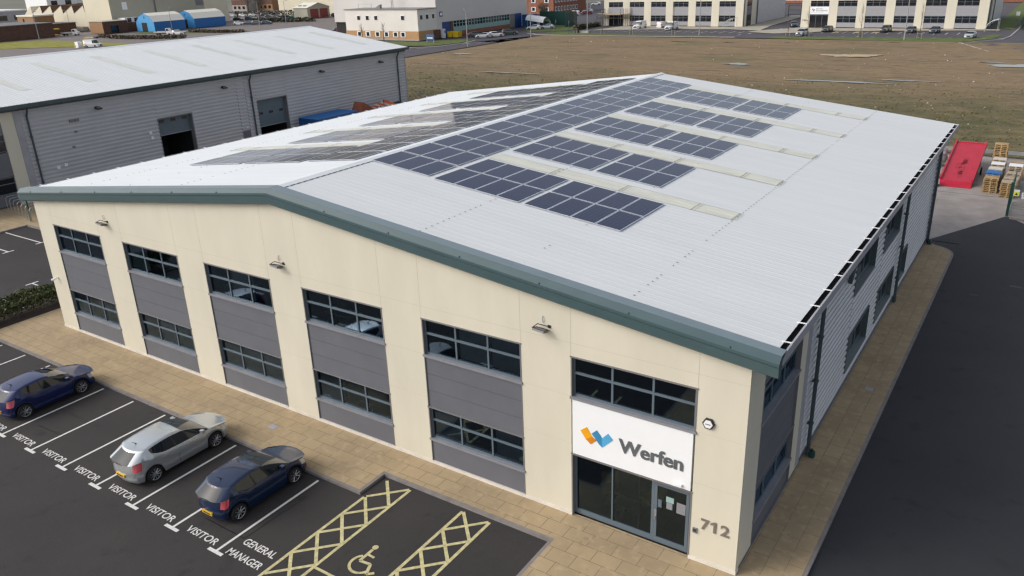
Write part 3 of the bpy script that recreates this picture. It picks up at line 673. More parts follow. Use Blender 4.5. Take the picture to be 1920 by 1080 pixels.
strip2d(q, arcp, .10, LZ, 'yline'); strip2d(q, [(27.70, -4.92), (27.70, -5.55), (28.13, -5.50), (28.33, -5.92), (28.52, -5.74)], .11, LZ+.001, 'yline'); strip2d(q, [(27.70, -5.18), (28.02, -5.20)], .09, LZ+.002, 'yline')
q.poly([(27.70+.11*math.cos(t*.524), -4.79+.11*math.sin(t*.524), LZ) for t in range(12)], 'yline')
struct(q.build('disabled_bay_markings'))
# tarmac repair seams
M['seam'] = mat('tar_seam', (.010, .010, .010), .5)
q = MB(); s_ = lambda pts: strip2d(q, pts, .04, AZ+.003, 'seam')
s_([(21.0, -6.25), (21.1, -6.78), (23.5, -6.80), (23.5, -5.0)]); s_([(23.5, -3.4), (23.55, -5.0)]); s_([(9.5, -5.2), (11.1, -5.15), (11.1, -6.4), (9.4, -6.5)])
struct(q.build('tarmac_seams'))
M['seam_light'] = mat('road_joint', (.065, .065, .072), .8); M['patch'] = mat('dust_patch', (.075, .073, .075), .9, var=.3, scale=8)
q = MB(); strip2d(q, [(46.3, -30), (46.2, 0), (46.5, 20), (46.4, 40)], .07, AZ+.007, 'seam_light')
for x, y, a, b in ((43.9, 31.0, .5, .18), (42.0, 28.6, .3, .1)):
    q.poly([(x+a*math.cos(t*.5)*random.uniform(.6, 1), y+b*math.sin(t*.5)*random.uniform(.6, 1), AZ+.0065) for t in range(12)], 'patch')
struct(q.build('road_joint'))
# loose litter and covers
q = MB(); q.box(18.55, 18.95, -1.55, -1.25, .001, .008, 'light_trim'); one('inspection_cover', 'small pale inspection cover in the buff paving before the front windows', 'cover', q, (18.75, -1.4, 0))
q = MB(); q.box(39.22, 39.55, 14.2, 14.5, .001, .008, 'light_trim'); one('inspection_cover', 'pale inspection cover in the paving beside the ribbed side wall', 'cover', q, (39.4, 14.3, 0))
# hedge
def hedge(name, label, x0, x1, y0, y1, h, n, group=None):
    t = thing(name, label, 'hedge', ((x0+x1)/2, (y0+y1)/2, 0), group); o = ((x0+x1)/2, (y0+y1)/2, 0)
    b = MB()
    for k in range(n):
        x = random.uniform(x0, x1); y = random.uniform(y0, y1); z = h*(1-random.random()**2*.85)
        bulge = .12*math.sin(x*2.1)+.14*math.sin(y*1.7+1)+.05*math.sin(y*5.3)
        if z > h*.8+bulge: z = h*.8+bulge*random.uniform(.5, 1.2)+random.uniform(-.1, .08)
        s = random.uniform(.05, .10); a = Vector((random.gauss(0, 1), random.gauss(0, 1), random.gauss(0, .7))).normalized(); c = a.orthogonal().normalized(); d = a.cross(c); p = Vector((x, y, z))
        b.quad(p-c*s, p-d*s*.6, p+c*s, p+d*s*.6, 'leaf' if random.random() < .68 else 'leaf2')
    b.build('foliage', t, o)
    s = MB()
    for k in range(int((y1-y0)*(x1-x0)*2)):
        x = random.uniform(x0+.1, x1-.1); y = random.uniform(y0, y1); s.tube([(x, y, -.05), (x+random.uniform(-.15, .15), y+random.uniform(-.15, .15), h*.75)], .018, 'twig', 5)
    s.build('stem', t, o)
hedge('hedge', 'clipped dark green hedge along the left car park edge', -4.9, -3.5, -9, 3.3, 1.15, 15000)
struct(sheet('planting_bed', [(-5.1, -9.5), (-2.9, -9.5), (-2.9, 3.6), (-5.1, 3.6)], -.05, 'soil', .12))
# field behind the units, gently uneven
def grid_field(name, x0, x1, y0, y1, step, m, z0, amp, edge):
    xs = np.arange(x0, x1+.01, step); ys = np.arange(y0, y1+.01, step); rng = np.random.default_rng(3)
    X, Y = np.meshgrid(xs, ys); Z = np.zeros_like(X)
    for k in range(60):
        kx, ky = rng.normal(0, .55, 2); Z += np.sin(kx*X+ky*2*Y+rng.uniform(0, 6.3))*rng.uniform(.2, 1)
    Z = Z/6*amp+rng.normal(0, amp*.35, X.shape)
    E_ = np.minimum.reduce([X-x0, x1-X, Y-y0, y1-Y])/edge; Z = z0+Z*np.clip(E_, 0, 1)
    n = len(xs); v = np.stack([X.ravel(), Y.ravel(), Z.ravel()], -1)
    f = [(j*n+i, j*n+i+1, (j+1)*n+i+1, (j+1)*n+i) for j in range(len(ys)-1) for i in range(n-1)]
    q = MB(); q.v = [tuple(a) for a in v]; q.f = f; q.m = [0]*len(f); q.mats = [m]; return struct(q.build(name))
grid_field('field', -77.5, 130, 66, 178.4, .9, 'field', -.07, .055, 3)
# ------------------------------------------------------------------ cars
def herm(xs, ys):
    xs = np.array(xs, float); ys = np.array(ys, float); d = np.diff(ys)/np.diff(xs); m = np.zeros(len(xs))
    m[1:-1] = [0 if d[i]*d[i+1] <= 0 else 2*d[i]*d[i+1]/(d[i]+d[i+1]) for i in range(len(d)-1)]; m[0], m[-1] = d[0], d[-1]
    def f(x):
        x = min(max(x, xs[0]), xs[-1]); i = min(max(int(np.searchsorted(xs, x)-1), 0), len(xs)-2); h = xs[i+1]-xs[i]; t = (x-xs[i])/h
        return float((2*t**3-3*t*t+1)*ys[i]+(t**3-2*t*t+t)*h*m[i]+(-2*t**3+3*t*t)*ys[i+1]+(t**3-t*t)*h*m[i+1])
    return f
HATCH = dict(L=4.4, W=1.80, H=1.50, rw=.82, fw=3.60, r=.325, xc=3.40, xwt=2.22, xsp=.58, xq=.80, xb=1.85, belt=((0, .95), (.6, 1.03), (2.0, .955), (3.4, .93), (4.1, .78), (4.4, .66)),
             roof=((0, 1.32), (.58, 1.375), (1.2, 1.465), (1.8, 1.50), (2.2, 1.475)), rear=(.20, .12, .15, .25, .30, .58, .66), front=(.14, .05, .10, .20, .22, .24, .26), spokes=10, doors=5)
SMALL = dict(HATCH, L=4.0, W=1.74, H=1.47, rw=.66, fw=3.24, r=.32, xc=3.05, xwt=1.92, xsp=.50, xq=.62, xb=1.45, belt=((0, .95), (.6, 1.03), (1.8, .94), (3.0, .93), (3.7, .77), (4.0, .66)), roof=((0, 1.31), (.5, 1.36), (1.1, 1.45), (1.6, 1.475), (1.95, 1.45)), spokes=8, doors=3)
SPORT = dict(HATCH, L=4.1, W=1.78, H=1.46, rw=.70, fw=3.30, r=.33, xc=3.10, xwt=2.0, xsp=.55, xq=.75, xb=1.6, belt=((0, .95), (.6, 1.02), (1.8, .93), (3.0, .92), (3.8, .79), (4.1, .68)), roof=((0, 1.29), (.55, 1.34), (1.1, 1.43), (1.7, 1.46), (2.0, 1.43)), spokes=5, doors=3)
SALOON = dict(HATCH, L=4.6, W=1.82, H=1.46, rw=.9, fw=3.7, xc=3.45, xwt=2.5, xsp=.95, xq=1.25, xb=2.1, rear=(.10, .0, .02, .10, .30, .80, .95), roof=((0, 1.30), (1.0, 1.38), (1.8, 1.46), (2.5, 1.44)))
SUV = dict(HATCH, L=4.5, W=1.85, H=1.68, r=.36, belt=((0, 1.08), (.6, 1.1), (2.0, 1.07), (3.3, 1.06), (4.2, .92), (4.5, .82)), roof=((0, 1.56), (.5, 1.62), (1.4, 1.68), (2.2, 1.67), (2.6, 1.6)), xsp=.3, rear=(.10, .0, .02, .08, .10, .25, .30))
VAN = dict(HATCH, L=5.2, W=2.0, H=2.2, r=.33, rw=.95, fw=3.9, xc=4.0, xwt=3.35, xsp=.06, xq=2.9, xb=3.1, belt=((0, 1.16), (2.5, 1.16), (4.0, 1.12), (4.6, .96), (4.95, .84)), roof=((0, 2.18), (1, 2.2), (3.2, 2.2), (3.5, 2.1)), rear=(.06, .0, .0, .01, .015, .04, .06))
SVAN = dict(VAN, L=4.4, W=1.8, H=1.83, rw=.8, fw=3.5, xc=3.45, xwt=2.8, xq=2.3, xb=2.55, belt=((0, 1.1), (2.5, 1.1), (3.4, 1.04), (4.1, .86), (4.4, .76)), roof=((0, 1.78), (1, 1.83), (2.6, 1.82), (2.9, 1.76)))
def make_car(sp, paintm, name, label, cat, loc, rzr, group=None, fine=2, plates=True):
    L, W, rr = sp['L'], sp['W'], sp['r']; belt = herm(*zip(*sp['belt'])); roof = herm(*zip(*sp['roof'])); isvan = sp.get('H') > 1.8
    root = thing(name, label, cat, loc, group, rzr)
    hw = lambda x: W/2*(1-.15*max(0, (.6-x)/.6)**2-.17*max(0, (x-(L-.75))/.75)**2)
    xf = [L-a for a in sp['front']]; xr = list(sp['rear'])
    def bot(x):
        z = .21
        for xw in (sp['rw'], sp['fw']):
            d = abs(x-xw); R_ = rr+.065
            if d < R_: z = max(z, rr*.98+math.sqrt(R_*R_-d*d))
        return z
    xc, xwt, xq, xb, xsp = sp['xc'], sp['xwt'], sp['xq'], sp['xb'], sp['xsp']
    keyl = [0, xq, xb, xc-.42, xc, L-.5, L]; keyu = [xsp, xsp+(xq-xsp)*.35+.1, xb-.05, xwt, xc, L-.5, L-.22]; nn = [5*fine, 5*fine, 4*fine, 5*fine, 5*fine, 4*fine]
    cols = []
    for i, n in enumerate(nn):
        for j in range(n): t = j/n; cols.append((keyl[i]+(keyl[i+1]-keyl[i])*t, keyu[i]+(keyu[i+1]-keyu[i])*t, i))
    cols.append((L, L-.22, 5)); N = len(cols)
    FR_ = [1, .8, .45, 0]
    def zup(xu):
        if xu <= xwt: return roof(xu)
        if xu <= xc:
            t = (xu-xwt)/(xc-xwt); a, b = roof(xwt), belt(xc)+.06; return a+(b-a)*t+.05*math.sin(math.pi*t)
        return belt(xu)+.055
    def pt(ci, row, f=1.):
        xl, xu, _ = cols[ci]; t = ci/(N-1); up = [0, 0, 0, .03, .1, .92, 1][min(row, 6)]
        xrow = xl+(xu-xl)*up
        if row < 3:   # lower body: end offsets fade into the body
            xrow = xr[row]+(xf[row]-xr[row])*(xl/L)
        elif row == 3: xrow = xr[3]+(xf[3]-xr[3])*(xl/L)
        bz = belt(xrow); w_ = hw(xl); rf = max(0, 1-xl/.9)**2; ff = max(0, (xl-(L-.8))/.8)**2; tp = 1-.06*rf-.05*ff
        x3 = xr[3]+(xf[3]-xr[3])*(xl/L); zu = zup(xu); rim = belt(x3)
        if row == 0: y, z = w_*.95, bot(xrow)
        elif row == 1: z0 = bot(xrow); y, z = w_*.985, z0+(bz-z0)*.28
        elif row == 2: z0 = bot(xrow); y, z = w_, z0+(bz-z0)*.64
        elif row == 3: y, z = w_*.975*tp, bz
        else:
            k = max(0., min(1., (zu-.06-rim)/.42)); top_y = w_*tp*(.90-.18*k if not isvan else .93-.05*k)
            zr_ = zu-.035*(.4+.6*k)
            if row == 4:
                y, z = w_*tp*(.955-.012*k), rim+.028+.012*k
                if not isvan and nn[0] <= ci <= nn[0]+3*fine: tq = 1-(ci-nn[0])/(3.*fine); z += (zr_-rim-.06)*.62*tq*tq; y -= .10*tq*tq*W/2*k
            elif row == 5: y, z = w_*tp*.945+(top_y-w_*tp*.945)*.88, rim+.03+(zr_-rim-.03)*.90
            else: y, z = top_y*f, zr_+(zu-zr_)*(1-f*f)
        e = 0.
        if row >= 6 or f < 1:
            if row < 6: y = y*f
            if t < .25: e = (-.17 if sp['rear'][1] > .05 else -.08)*(1-f*f)*(1-t/.25) if not isvan else 0
            if t > .8: e = .17*(1-f*f)*(t-.8)/.2
        return (xrow+e, y, z)
    B = MB(); G = {'windscreen': MB(), 'rear_window': MB(), 'side_window': MB(), 'side_window2': MB(), 'tail_light': MB(), 'tail_light2': MB(), 'headlight': MB(), 'headlight2': MB()}
    flip = lambda p, s: (p[0], p[1]*s, p[2])
    # shared vertex grid for the body; other parts take faces from the same grid
    vid = {}; V = []
    def v(ci, row, f, s):
        s = 1 if abs(f) < 1e-6 else s; k = (ci, row, f, s)
        if k not in vid: vid[k] = len(V); V.append(flip(pt(ci, row, f), s))
        return vid[k]
    F = []
    def face(a, b, c, d, s, what): F.append(((a, b, c, d) if s > 0 else (d, c, b, a), what))
    for s in (1, -1):
        for ci in range(N-1):
            reg = cols[ci][2]
            for row in range(6):
                what = 'body'
                if row == 4 and reg in (1, 2, 3) and not (isvan and reg == 1): 
                    first_c = sum(nn[:2]); what = 'side_window' if s < 0 else 'side_window2'
                    if (sp['doors'] == 5 or True) and ci == first_c: what = 'pillar'
                    if reg == 1 and ci == nn[0]: what = 'body'
                if row == 4 and reg == 3: what = 'side_window' if s < 0 else 'side_window2'
                if row == 4 and reg == 4: what = ('side_window' if s < 0 else 'side_window2') if ci < sum(nn[:4])-1+0 else 'body'
                if row == 4 and reg == 3 and ci > sum(nn[:4])-2: what = 'body'
                if row == 2 and ci < fine+1: what = 'tail_light' if s < 0 else 'tail_light2'
                if row in (2,) and ci >= N-1-2*fine: what = 'headlight' if s < 0 else 'headlight2'
                face(v(ci+1, row, 1, s), v(ci, row, 1, s), v(ci, row+1, 1, s), v(ci+1, row+1, 1, s), s, what)
            for k in range(3):
                what = 'windscreen' if reg == 3 and (k > 0 or True) else 'body'
                if reg == 3 and ci == sum(nn[:3]): what = 'body'
                face(v(ci+1, 6, FR_[k], s), v(ci, 6, FR_[k], s), v(ci, 6, FR_[k+1], s), v(ci+1, 6, FR_[k+1], s), s, what)
        for k in range(3):
            f0, f1 = FR_[k], FR_[k+1]
            for row in range(6):
                what = 'body'
                if row == 4 and k >= 1: what = 'rear_window'
                if row == 2 and k == 0: what = 'tail_light' if s < 0 else 'tail_light2'
                face(v(0, row, f0, s), v(0, row, f1, s), v(0, row+1, f1, s), v(0, row+1, f0, s), s, what)
                what = 'body'
                if row == 2 and k == 0: what = 'headlight' if s < 0 else 'headlight2'
                if row == 1 and k >= 1: what = 'grille'
                if row == 2 and k >= 2: what = 'grille'
                face(v(N-1, row, f1, s), v(N-1, row, f0, s), v(N-1, row+1, f0, s), v(N-1, row+1, f1, s), s, what)
    def emit(what, m, nm, parent=root):
        q = MB(); used = {}
        for f_, w_ in F:
            if w_ in what:
                mm = m if w_ == what[0] or not isinstance(m, dict) else m
                idx = []
                for i in f_:
                    if i not in used: used[i] = len(q.v); q.v.append(V[i])
                    if used[i] not in idx: idx.append(used[i])
                if len(idx) >= 3: q.f.append(idx); q.m.append(q.mi({'pillar': 'plastic', 'grille': 'plastic'}.get(w_, m)))
        if not q.f: return None
        return q.build(nm, parent, smooth=True, sharp=66)
    body = emit(('body', 'pillar', 'grille'), paintm, 'body')
    emit(('windscreen',), 'glassdark', 'windscreen'); emit(('rear_window',), 'glassdark' if not isvan else paintm, 'rear_window'); emit(('side_window',), 'glassdark', 'side_window'); emit(('side_window2',), 'glassdark', 'side_window')
    emit(('tail_light',), 'tail', 'tail_light'); emit(('tail_light2',), 'tail', 'tail_light'); emit(('headlight',), 'head', 'headlight'); emit(('headlight2',), 'head', 'headlight')
    u = MB(); u.box(.22, L-.22, -(W/2-.23), W/2-.23, .17, .75, 'plastic')
    for s in (1, -1): u.box(sp['rw']+rr+.1, sp['fw']-rr-.1, s*(W/2-.16), s*(W/2-.07), .19, .235, 'plastic')
    u.build('underbody', root)
    # wheels
    for xw in (sp['rw'], sp['fw']):
        for s in (1, -1):
            t = MB(); prof = [(.60*rr, -.10), (.93*rr, -.105), (rr, -.06), (rr, .06), (.95*rr, .10), (.72*rr, .10), (.68*rr, .06)]; K = 28; rings = []
            yo = s*(hw(xw)-.115)
            for a in range(K):
                an = 2*math.pi*a/K; rings.append([(xw+r_*math.cos(an), yo+s*d_, rr+r_*math.sin(an)) for r_, d_ in prof])
            vs = [p for r_ in rings for p in r_]; n = len(prof); fs = []
            for a in range(K):
                for i in range(n-1):
                    j = ((a+1) % K)*n+i; f_ = (a*n+i, j, j+1, a*n+i+1); fs.append(f_ if s < 0 else f_[::-1])
            t.add(vs, fs, 'tyre'); wo = t.build('wheel', root, smooth=True, sharp=40)
            q = MB(); cy = yo+s*.035
            dsk = [(xw+.69*rr*math.cos(2*math.pi*a/K), cy, rr+.69*rr*math.sin(2*math.pi*a/K)) for a in range(K)]; q.poly(dsk if s < 0 else dsk[::-1], 'hub')
            if fine > 1:
                ns = sp['spokes']
                for a in range(ns):
                    for da in ((-.16, .16) if ns == 5 else (0,)):
                        an = 2*math.pi*a/ns+.3; ca, sa = math.cos(an+da*.5), math.sin(an+da*.5); cb, sb = math.cos(an+da*1.6), math.sin(an+da*1.6); wd = .017 if ns > 5 else .014
                        p0 = Vector((xw+.10*rr*ca, cy+s*.03, rr+.10*rr*sa)); p1 = Vector((xw+.71*rr*cb, cy+s*.055, rr+.71*rr*sb)); q.tube([p0, p1], [wd*1.3, wd], 'rim', 5)
                q.tube([(xw, cy, rr), (xw, cy+s*.06, rr)], .05, 'rim', 10)
                rg = [(xw+.72*rr*math.cos(2*math.pi*a/K), cy+s*.05, rr+.72*rr*math.sin(2*math.pi*a/K)) for a in range(K+1)]; q.tube(rg, .014, 'rim', 5, cap=False)
            else:
                rg = [(xw+.5*rr*math.cos(2*math.pi*a/10), cy+s*.04, rr+.5*rr*math.sin(2*math.pi*a/10)) for a in range(10)]; q.poly(rg if s < 0 else rg[::-1], 'rim')
            q.build('rim', wo)
    if fine > 1:
        zpl = .62 if sp is HATCH else .56
        xe = min(pt(0, 1, 0)[0], pt(0, 2, 0)[0])+.01
        q = MB(); q.box(xe-.035, xe+.05, -.26, .26, zpl-.17, zpl-.06, 'plate'); q.box(xe-.037, xe-.034, -.20, .20, zpl-.145, zpl-.085, 'plastic'); q.build('number_plate', root)
        q = MB(); b0 = pt(0, 3, 0); q.tube([(b0[0]-.005, 0, b0[2]-.09), (b0[0]-.03, 0, b0[2]-.09)], .05, 'rim', 12); q.build('badge', root)
        for s in (1, -1):
            q = MB(); mxx = xc-.38; mz = belt(mxx)+.10; my = W/2+.06
            q.prism([(mxx-.07, s*(my-.10), mz-.06), (mxx+.08, s*(my-.10), mz-.05), (mxx+.06, s*(my-.10), mz+.09), (mxx-.07, s*(my-.10), mz+.08)], (0, s*.19, .015), paintm); q.box(mxx-.02, mxx+.04, s*(W/2-.09), s*(my-.09), mz-.07, mz-.02, 'plastic')
            q.build('mirror', root)
            for hx_ in ((xb-.55, xb+.55) if sp['doors'] == 5 else (xb-.1,)):
                q = MB(); q.box(hx_, hx_+.17, s*(hw(hx_)-.012), s*(hw(hx_)+.018), .845, .875, paintm); q.build('door_handle', root)
            q = MB()   # door shut lines
            for lx in ((xb-.75 if sp['doors'] == 5 else xb-.35), xb+.06 if sp['doors'] == 5 else None, xc-.15):
                if lx: q.prism([(lx, s*(hw(lx)*.978+.003), .30), (lx+.012, s*(hw(lx)*.978+.003), .30), (lx+.012, s*(hw(lx)*1.0+.003), .66), (lx, s*(hw(lx)*1.0+.003), .66)], (0, s*.002, 0), 'plastic')
            q.build('door_gap', root)
        q = MB(); ax = xsp+.22; q.tube([(ax, 0, roof(ax)), (ax-.05, 0, roof(ax)+.06), (ax-.16, 0, roof(ax)+.16)], [.03, .012, .006], 'plastic', 6); q.build('antenna', root)
        q = MB(); r0 = pt(0, 4, 0); q.tube([(r0[0]-.015, .25, r0[2]+.05), (r0[0]-.0, -.30, r0[2]+.09)], .012, 'plastic', 5); q.build('rear_wiper', root)
        q = MB(); r0 = pt(0, 6, 0); q.box(r0[0]-.02, r0[0]+.02, -.12, .12, r0[2]-.05, r0[2]-.025, 'tail'); q.build('brake_light', root)
    return root
PI = math.pi
make_car(HATCH, 'p_silver', 'parked_car', 'silver five-door hatchback parked in a visitor bay', 'car', (16.93, -7.13, AZ), PI/2, 'cars in the front bays', 3)
make_car(SMALL, 'p_navy', 'parked_car', 'small navy three-door hatchback parked next to the general manager bay', 'car', (21.72, -6.83, AZ), PI/2, 'cars in the front bays', 3)
make_car(SPORT, 'p_blue', 'parked_car', 'deep blue three-door hatchback at the left edge of the visitor bays', 'car', (7.48, -7.10, AZ), PI/2, 'cars in the front bays', 3)
# ------------------------------------------------------------------ rear yard
r_ = thing('loading_ramp', 'long red steel loading ramp with raised side rails in the rear yard', 'ramp', (38.1, 53, AZ))
o = (38.1, 53, AZ); q = MB()
xa, xb_ = 36.95, 39.30; ys = [52.85, 53.6, 62.2]; zs = [AZ+.03, AZ+.36, 1.75]
for i in range(2): q.prism([(xa, ys[i], zs[i]), (xb_, ys[i], zs[i]), (xb_, ys[i+1], zs[i+1]), (xa, ys[i+1], zs[i+1])], (0, 0, -.07), 'red')
q.build('deck', r_, o)
for x in (xa, xb_):
    q = MB(); q.prism([(x-.06, 53.6, zs[1]-.16), (x-.06, 62.5, zs[2]-.16), (x-.06, 62.5, zs[2]+.20), (x-.06, 53.6, zs[1]+.20)], (.12, 0, 0), 'red'); q.build('side_rail', r_, o)
q = MB(); q.box(xa, xb_, 62.2, 62.4, 1.55, 1.80, 'red'); q.box(xa, xb_, 62.0, 62.2, 1.2, 1.45, 'red')
for x in (xa+.2, xb_-.2): q.box(x-.08, x+.08, 57.6, 57.8, AZ, .85, 'red'); q.box(x-.07, x+.07, 61.6, 61.8, AZ, 1.5, 'red')
q.build('support_frame', r_, o)
q = MB(); random.seed(4)
for k in range(9):
    yy = random.uniform(54.6, 58.2); zz = zs[1]+(yy-53.6)*(zs[2]-zs[1])/8.6+.003; xx = 38.1+random.gauss(0, .13)+(yy-56)*.02; a = random.uniform(.12, .28); c = random.uniform(.3, .8); sl = (zs[2]-zs[1])/8.6
    q.quad((xx-a, yy-c, zz-c*sl), (xx+a, yy-c*.6, zz-c*.6*sl), (xx+a*.7, yy+c, zz+c*sl), (xx-a, yy+c*.8, zz+c*.8*sl), 'scuff')
q.build('worn_patch', r_, o)
for x, s in ((xb_+.2, 1), (xa-.16, -1)):
    q = MB(); q.tube([(x-.06, 58.2, AZ+.32), (x+.06, 58.2, AZ+.32)], .32, 'tyre', 16); q.build('wheel', r_, o)
# pallets
def pallet_geo(q, x, y, z, m, a=0., w=1.0, d=1.0):
    for k in range(7): yy = y+d*k/6.0*.9; q.box(x, x+w, yy, yy+d*.10, z+.108, z+.14, m)
    for k in range(3): yy = y+(d-.12)*k/2; q.box(x, x+w, yy-.002, yy+.122, z, z+.03, m)
    for k in range(3):
        xx = x+(w-.1)*k/2; q.box(xx, xx+.1, y, y+d, z+.088, z+.107, m)
        for j in range(3): yy = y+(d-.13)*j/2; q.box(xx, xx+.1, yy, yy+.13, z+.031, z+.0875, m)
def pallet_stack(x, y, n, m, label, topm=None, board=None):
    zb = AZ
    for k in range(n):
        q = MB(); jx, jy = random.uniform(-.035, .035), random.uniform(-.035, .035); mm = topm if (topm and k == n-1) else m
        pallet_geo(q, x+jx, y+jy, zb+.004, mm); zb += .146
        lb = label % ('topmost pallet' if k == n-1 else 'bottom pallet' if k == 0 else 'pallet in the middle')
        if 0 < k < n-1: lb = label % 'pallet in the middle'
        one('pallet', lb, 'pallet', q, (x, y, zb-.146), 'pallets in the rear yard')
    if board:
        q = MB(); q.box(x+.01, x+.99, y+.02, y+.99, zb+.003, zb+.035, board); one('board', 'pale flat board lying on top of '+label.split(' of ')[-1], 'board', q, (x, y, zb), 'boards on the pallet stacks')
random.seed(11)
pallet_stack(40.15, 52.2, 8, 'wood', 'wooden %s of the stack nearest the red ramp foot')
pallet_stack(40.15, 53.45, 9, 'wood_grey', 'pallet, %s of the stack with a blue plastic pallet on top', 'blue_pallet')
pallet_stack(40.2, 54.7, 9, 'wood_grey', 'weathered wooden %s of the plain stack behind the blue pallet', None, 'wood_white')
pallet_stack(40.25, 56.0, 10, 'wood_grey', 'weathered wooden %s of the white-topped stack', None, 'white')
pallet_stack(40.25, 57.2, 11, 'wood_grey', 'weathered wooden %s of the pinkish-board stack', None, 'wood_white')
pallet_stack(40.15, 58.5, 18, 'wood', 'fresh yellow wooden %s of the tallest stack at the yard rear')
pallet_stack(41.4, 51.1, 8, 'wood', 'wooden %s of the stack directly behind the green gate', None, 'wood_grey')
pallet_stack(41.45, 52.6, 8, 'wood_grey', 'greyish wooden %s of the second stack behind the green gate')
pallet_stack(41.5, 53.8, 9, 'wood_grey', 'greyish wooden %s of the third stack behind the green gate')
pallet_stack(41.55, 55.2, 11, 'wood_grey', 'weathered wooden %s of the right-hand white-topped stack', None, 'white')
pallet_stack(41.6, 57.4, 9, 'wood', 'yellow wooden %s of the rear right stack')
# green gate and mesh fence
g = thing('yard_gate', 'dark green steel gate leaf standing open at the yard entrance', 'gate', (42.33, 46, AZ)); o = (42.33, 46, AZ)
q = MB(); q.box(42.25, 42.43, 45.92, 46.10, AZ, 2.35, 'green_steel'); q.build('gate_post', g, o)
q = MB()
for z in (.0, 1.1, 2.22): q.box(42.31, 42.37, 46.15, 50.0, z, z+.07, 'green_steel')
for y in (46.15, 49.93): q.box(42.305, 42.375, y, y+.07, -.02, 2.30, 'green_steel')
for k in range(32): y = 46.26+k*.115; q.box(42.325, 42.355, y, y+.02, .071, 2.219, 'green_steel')
q.build('gate_leaf', g, o)
q = MB()
for z in (.4, 1.9): q.box(42.28, 42.40, 46.08, 46.16, z, z+.08, 'steel')
q.build('hinge', g, o)
f = thing('mesh_fence', 'dark green wire mesh fence running right from the gate post', 'fence', (43, 45, AZ)); o = (43, 45, AZ)
for k in range(4):
    x = 43.5+k*2.4; y = 44.9-k*.62; q = MB(); q.box(x-.035, x+.035, y-.035, y+.035, AZ, 2.3, 'green_steel'); q.build('post', f, o)
q = MB(); P0, P1 = Vector((42.5, 45.55, 0)), Vector((50.7, 43.05, 0))
for k in range(165): p = P0+(P1-P0)*k/164; q.box(p.x-.003, p.x+.003, p.y-.003, p.y+.003, 0, 2.25, 'green_steel')
for k in range(12): z = .02+k*.2; q.prism([(P0.x, P0.y-.004, z), (P1.x, P1.y-.004, z), (P1.x, P1.y-.004, z+.007), (P0.x, P0.y-.004, z+.007)], (0, .006, 0), 'green_steel')
q.build('mesh_panel', f, o)
struct(sheet('kerb', [(42.55, 45.45), (50.7, 42.95), (50.7, 42.75), (42.55, 45.2)], .0, 'kerb', .12))
q = MB(); q.box(42.52, 42.86, 45.36, 45.38, 1.55, 2.0, 'white'); q.box(42.54, 42.84, 45.355, 45.36, 1.57, 1.84, 'yellow_sign'); q.prism([(42.60, 45.354, 1.62), (42.78, 45.354, 1.62), (42.69, 45.354, 1.80)], (0, -.003, 0), 'plastic'); one('warning_sign', 'small yellow and white warning sign on the green mesh fence', 'sign', q, (42.7, 45.37, 1.6))
q = MB(); q.box(43.02, 43.40, 45.16, 45.18, 1.45, 1.88, 'white'); q.box(43.08, 43.34, 45.155, 45.16, 1.72, 1.76, 'lettering'); q.box(43.08, 43.30, 45.155, 45.16, 1.62, 1.65, 'lettering'); one('notice_sign', 'white notice sign on the green mesh fence at the right', 'sign', q, (43.2, 45.17, 1.5))
# guard rail along the yard's far side
f = thing('guard_rail', 'low grey steel guard rail along the rear edge of the yard', 'guard rail', (38, 65.3, AZ)); o = (38, 65.3, AZ)
q = MB(); q.box(30, 52, 65.2, 65.3, .35, .66, 'steel'); q.build('beam', f, o)
for k in range(9): q = MB(); q.box(31+k*2.4, 31.12+k*2.4, 65.302, 65.42, AZ, .62, 'steel'); q.build('post', f, o)
# wrapped bundle, timber sheet, white drum beside the ramp
q = MB(); bm = bmesh.new(); bmesh.ops.create_icosphere(bm, subdivisions=3, radius=1)
random.seed(3)
vs = [(36.0+v.co.x*.62*(1+random.uniform(-.1, .1)), 60.2+v.co.y*.7*(1+random.uniform(-.1, .1)), .85+v.co.z*1.0*(1+random.uniform(-.06, .06))) for v in bm.verts]; q.add(vs, [[v.index for v in fc.verts] for fc in bm.faces], 'sheet'); bm.free()
one('wrapped_bundle', 'tall bundle in crumpled clear plastic wrap beside the red ramp', 'bundle', q, (36, 60.2, AZ))
q = MB(); q.box(35.5, 36.6, 55.4, 56.8, AZ+.01, AZ+.10, 'wood_white'); q.box(35.45, 36.65, 55.5, 56.9, AZ+.105, AZ+.14, 'wood'); one('plywood_sheet', 'pale plywood sheet lying on the yard left of the red ramp', 'plywood', q, (36, 56, AZ))
q = MB()
q.tube([(36.75, 52.6, AZ+.02), (36.75, 52.6, AZ+.25)], .27, 'plastic', 14); q.tube([(36.75, 52.6, AZ+.25), (36.75, 52.6, AZ+.55), (36.75, 52.6, AZ+.66), (36.75, 52.6, AZ+.70)], [.32, .30, .22, .05], 'white', 14); q.box(36.52, 36.62, 52.0, 52.35, AZ+.02, AZ+.12, 'white')
one('white_drum', 'small white domed drum with black base at the foot of the red ramp', 'drum', q, (36.75, 52.6, AZ))

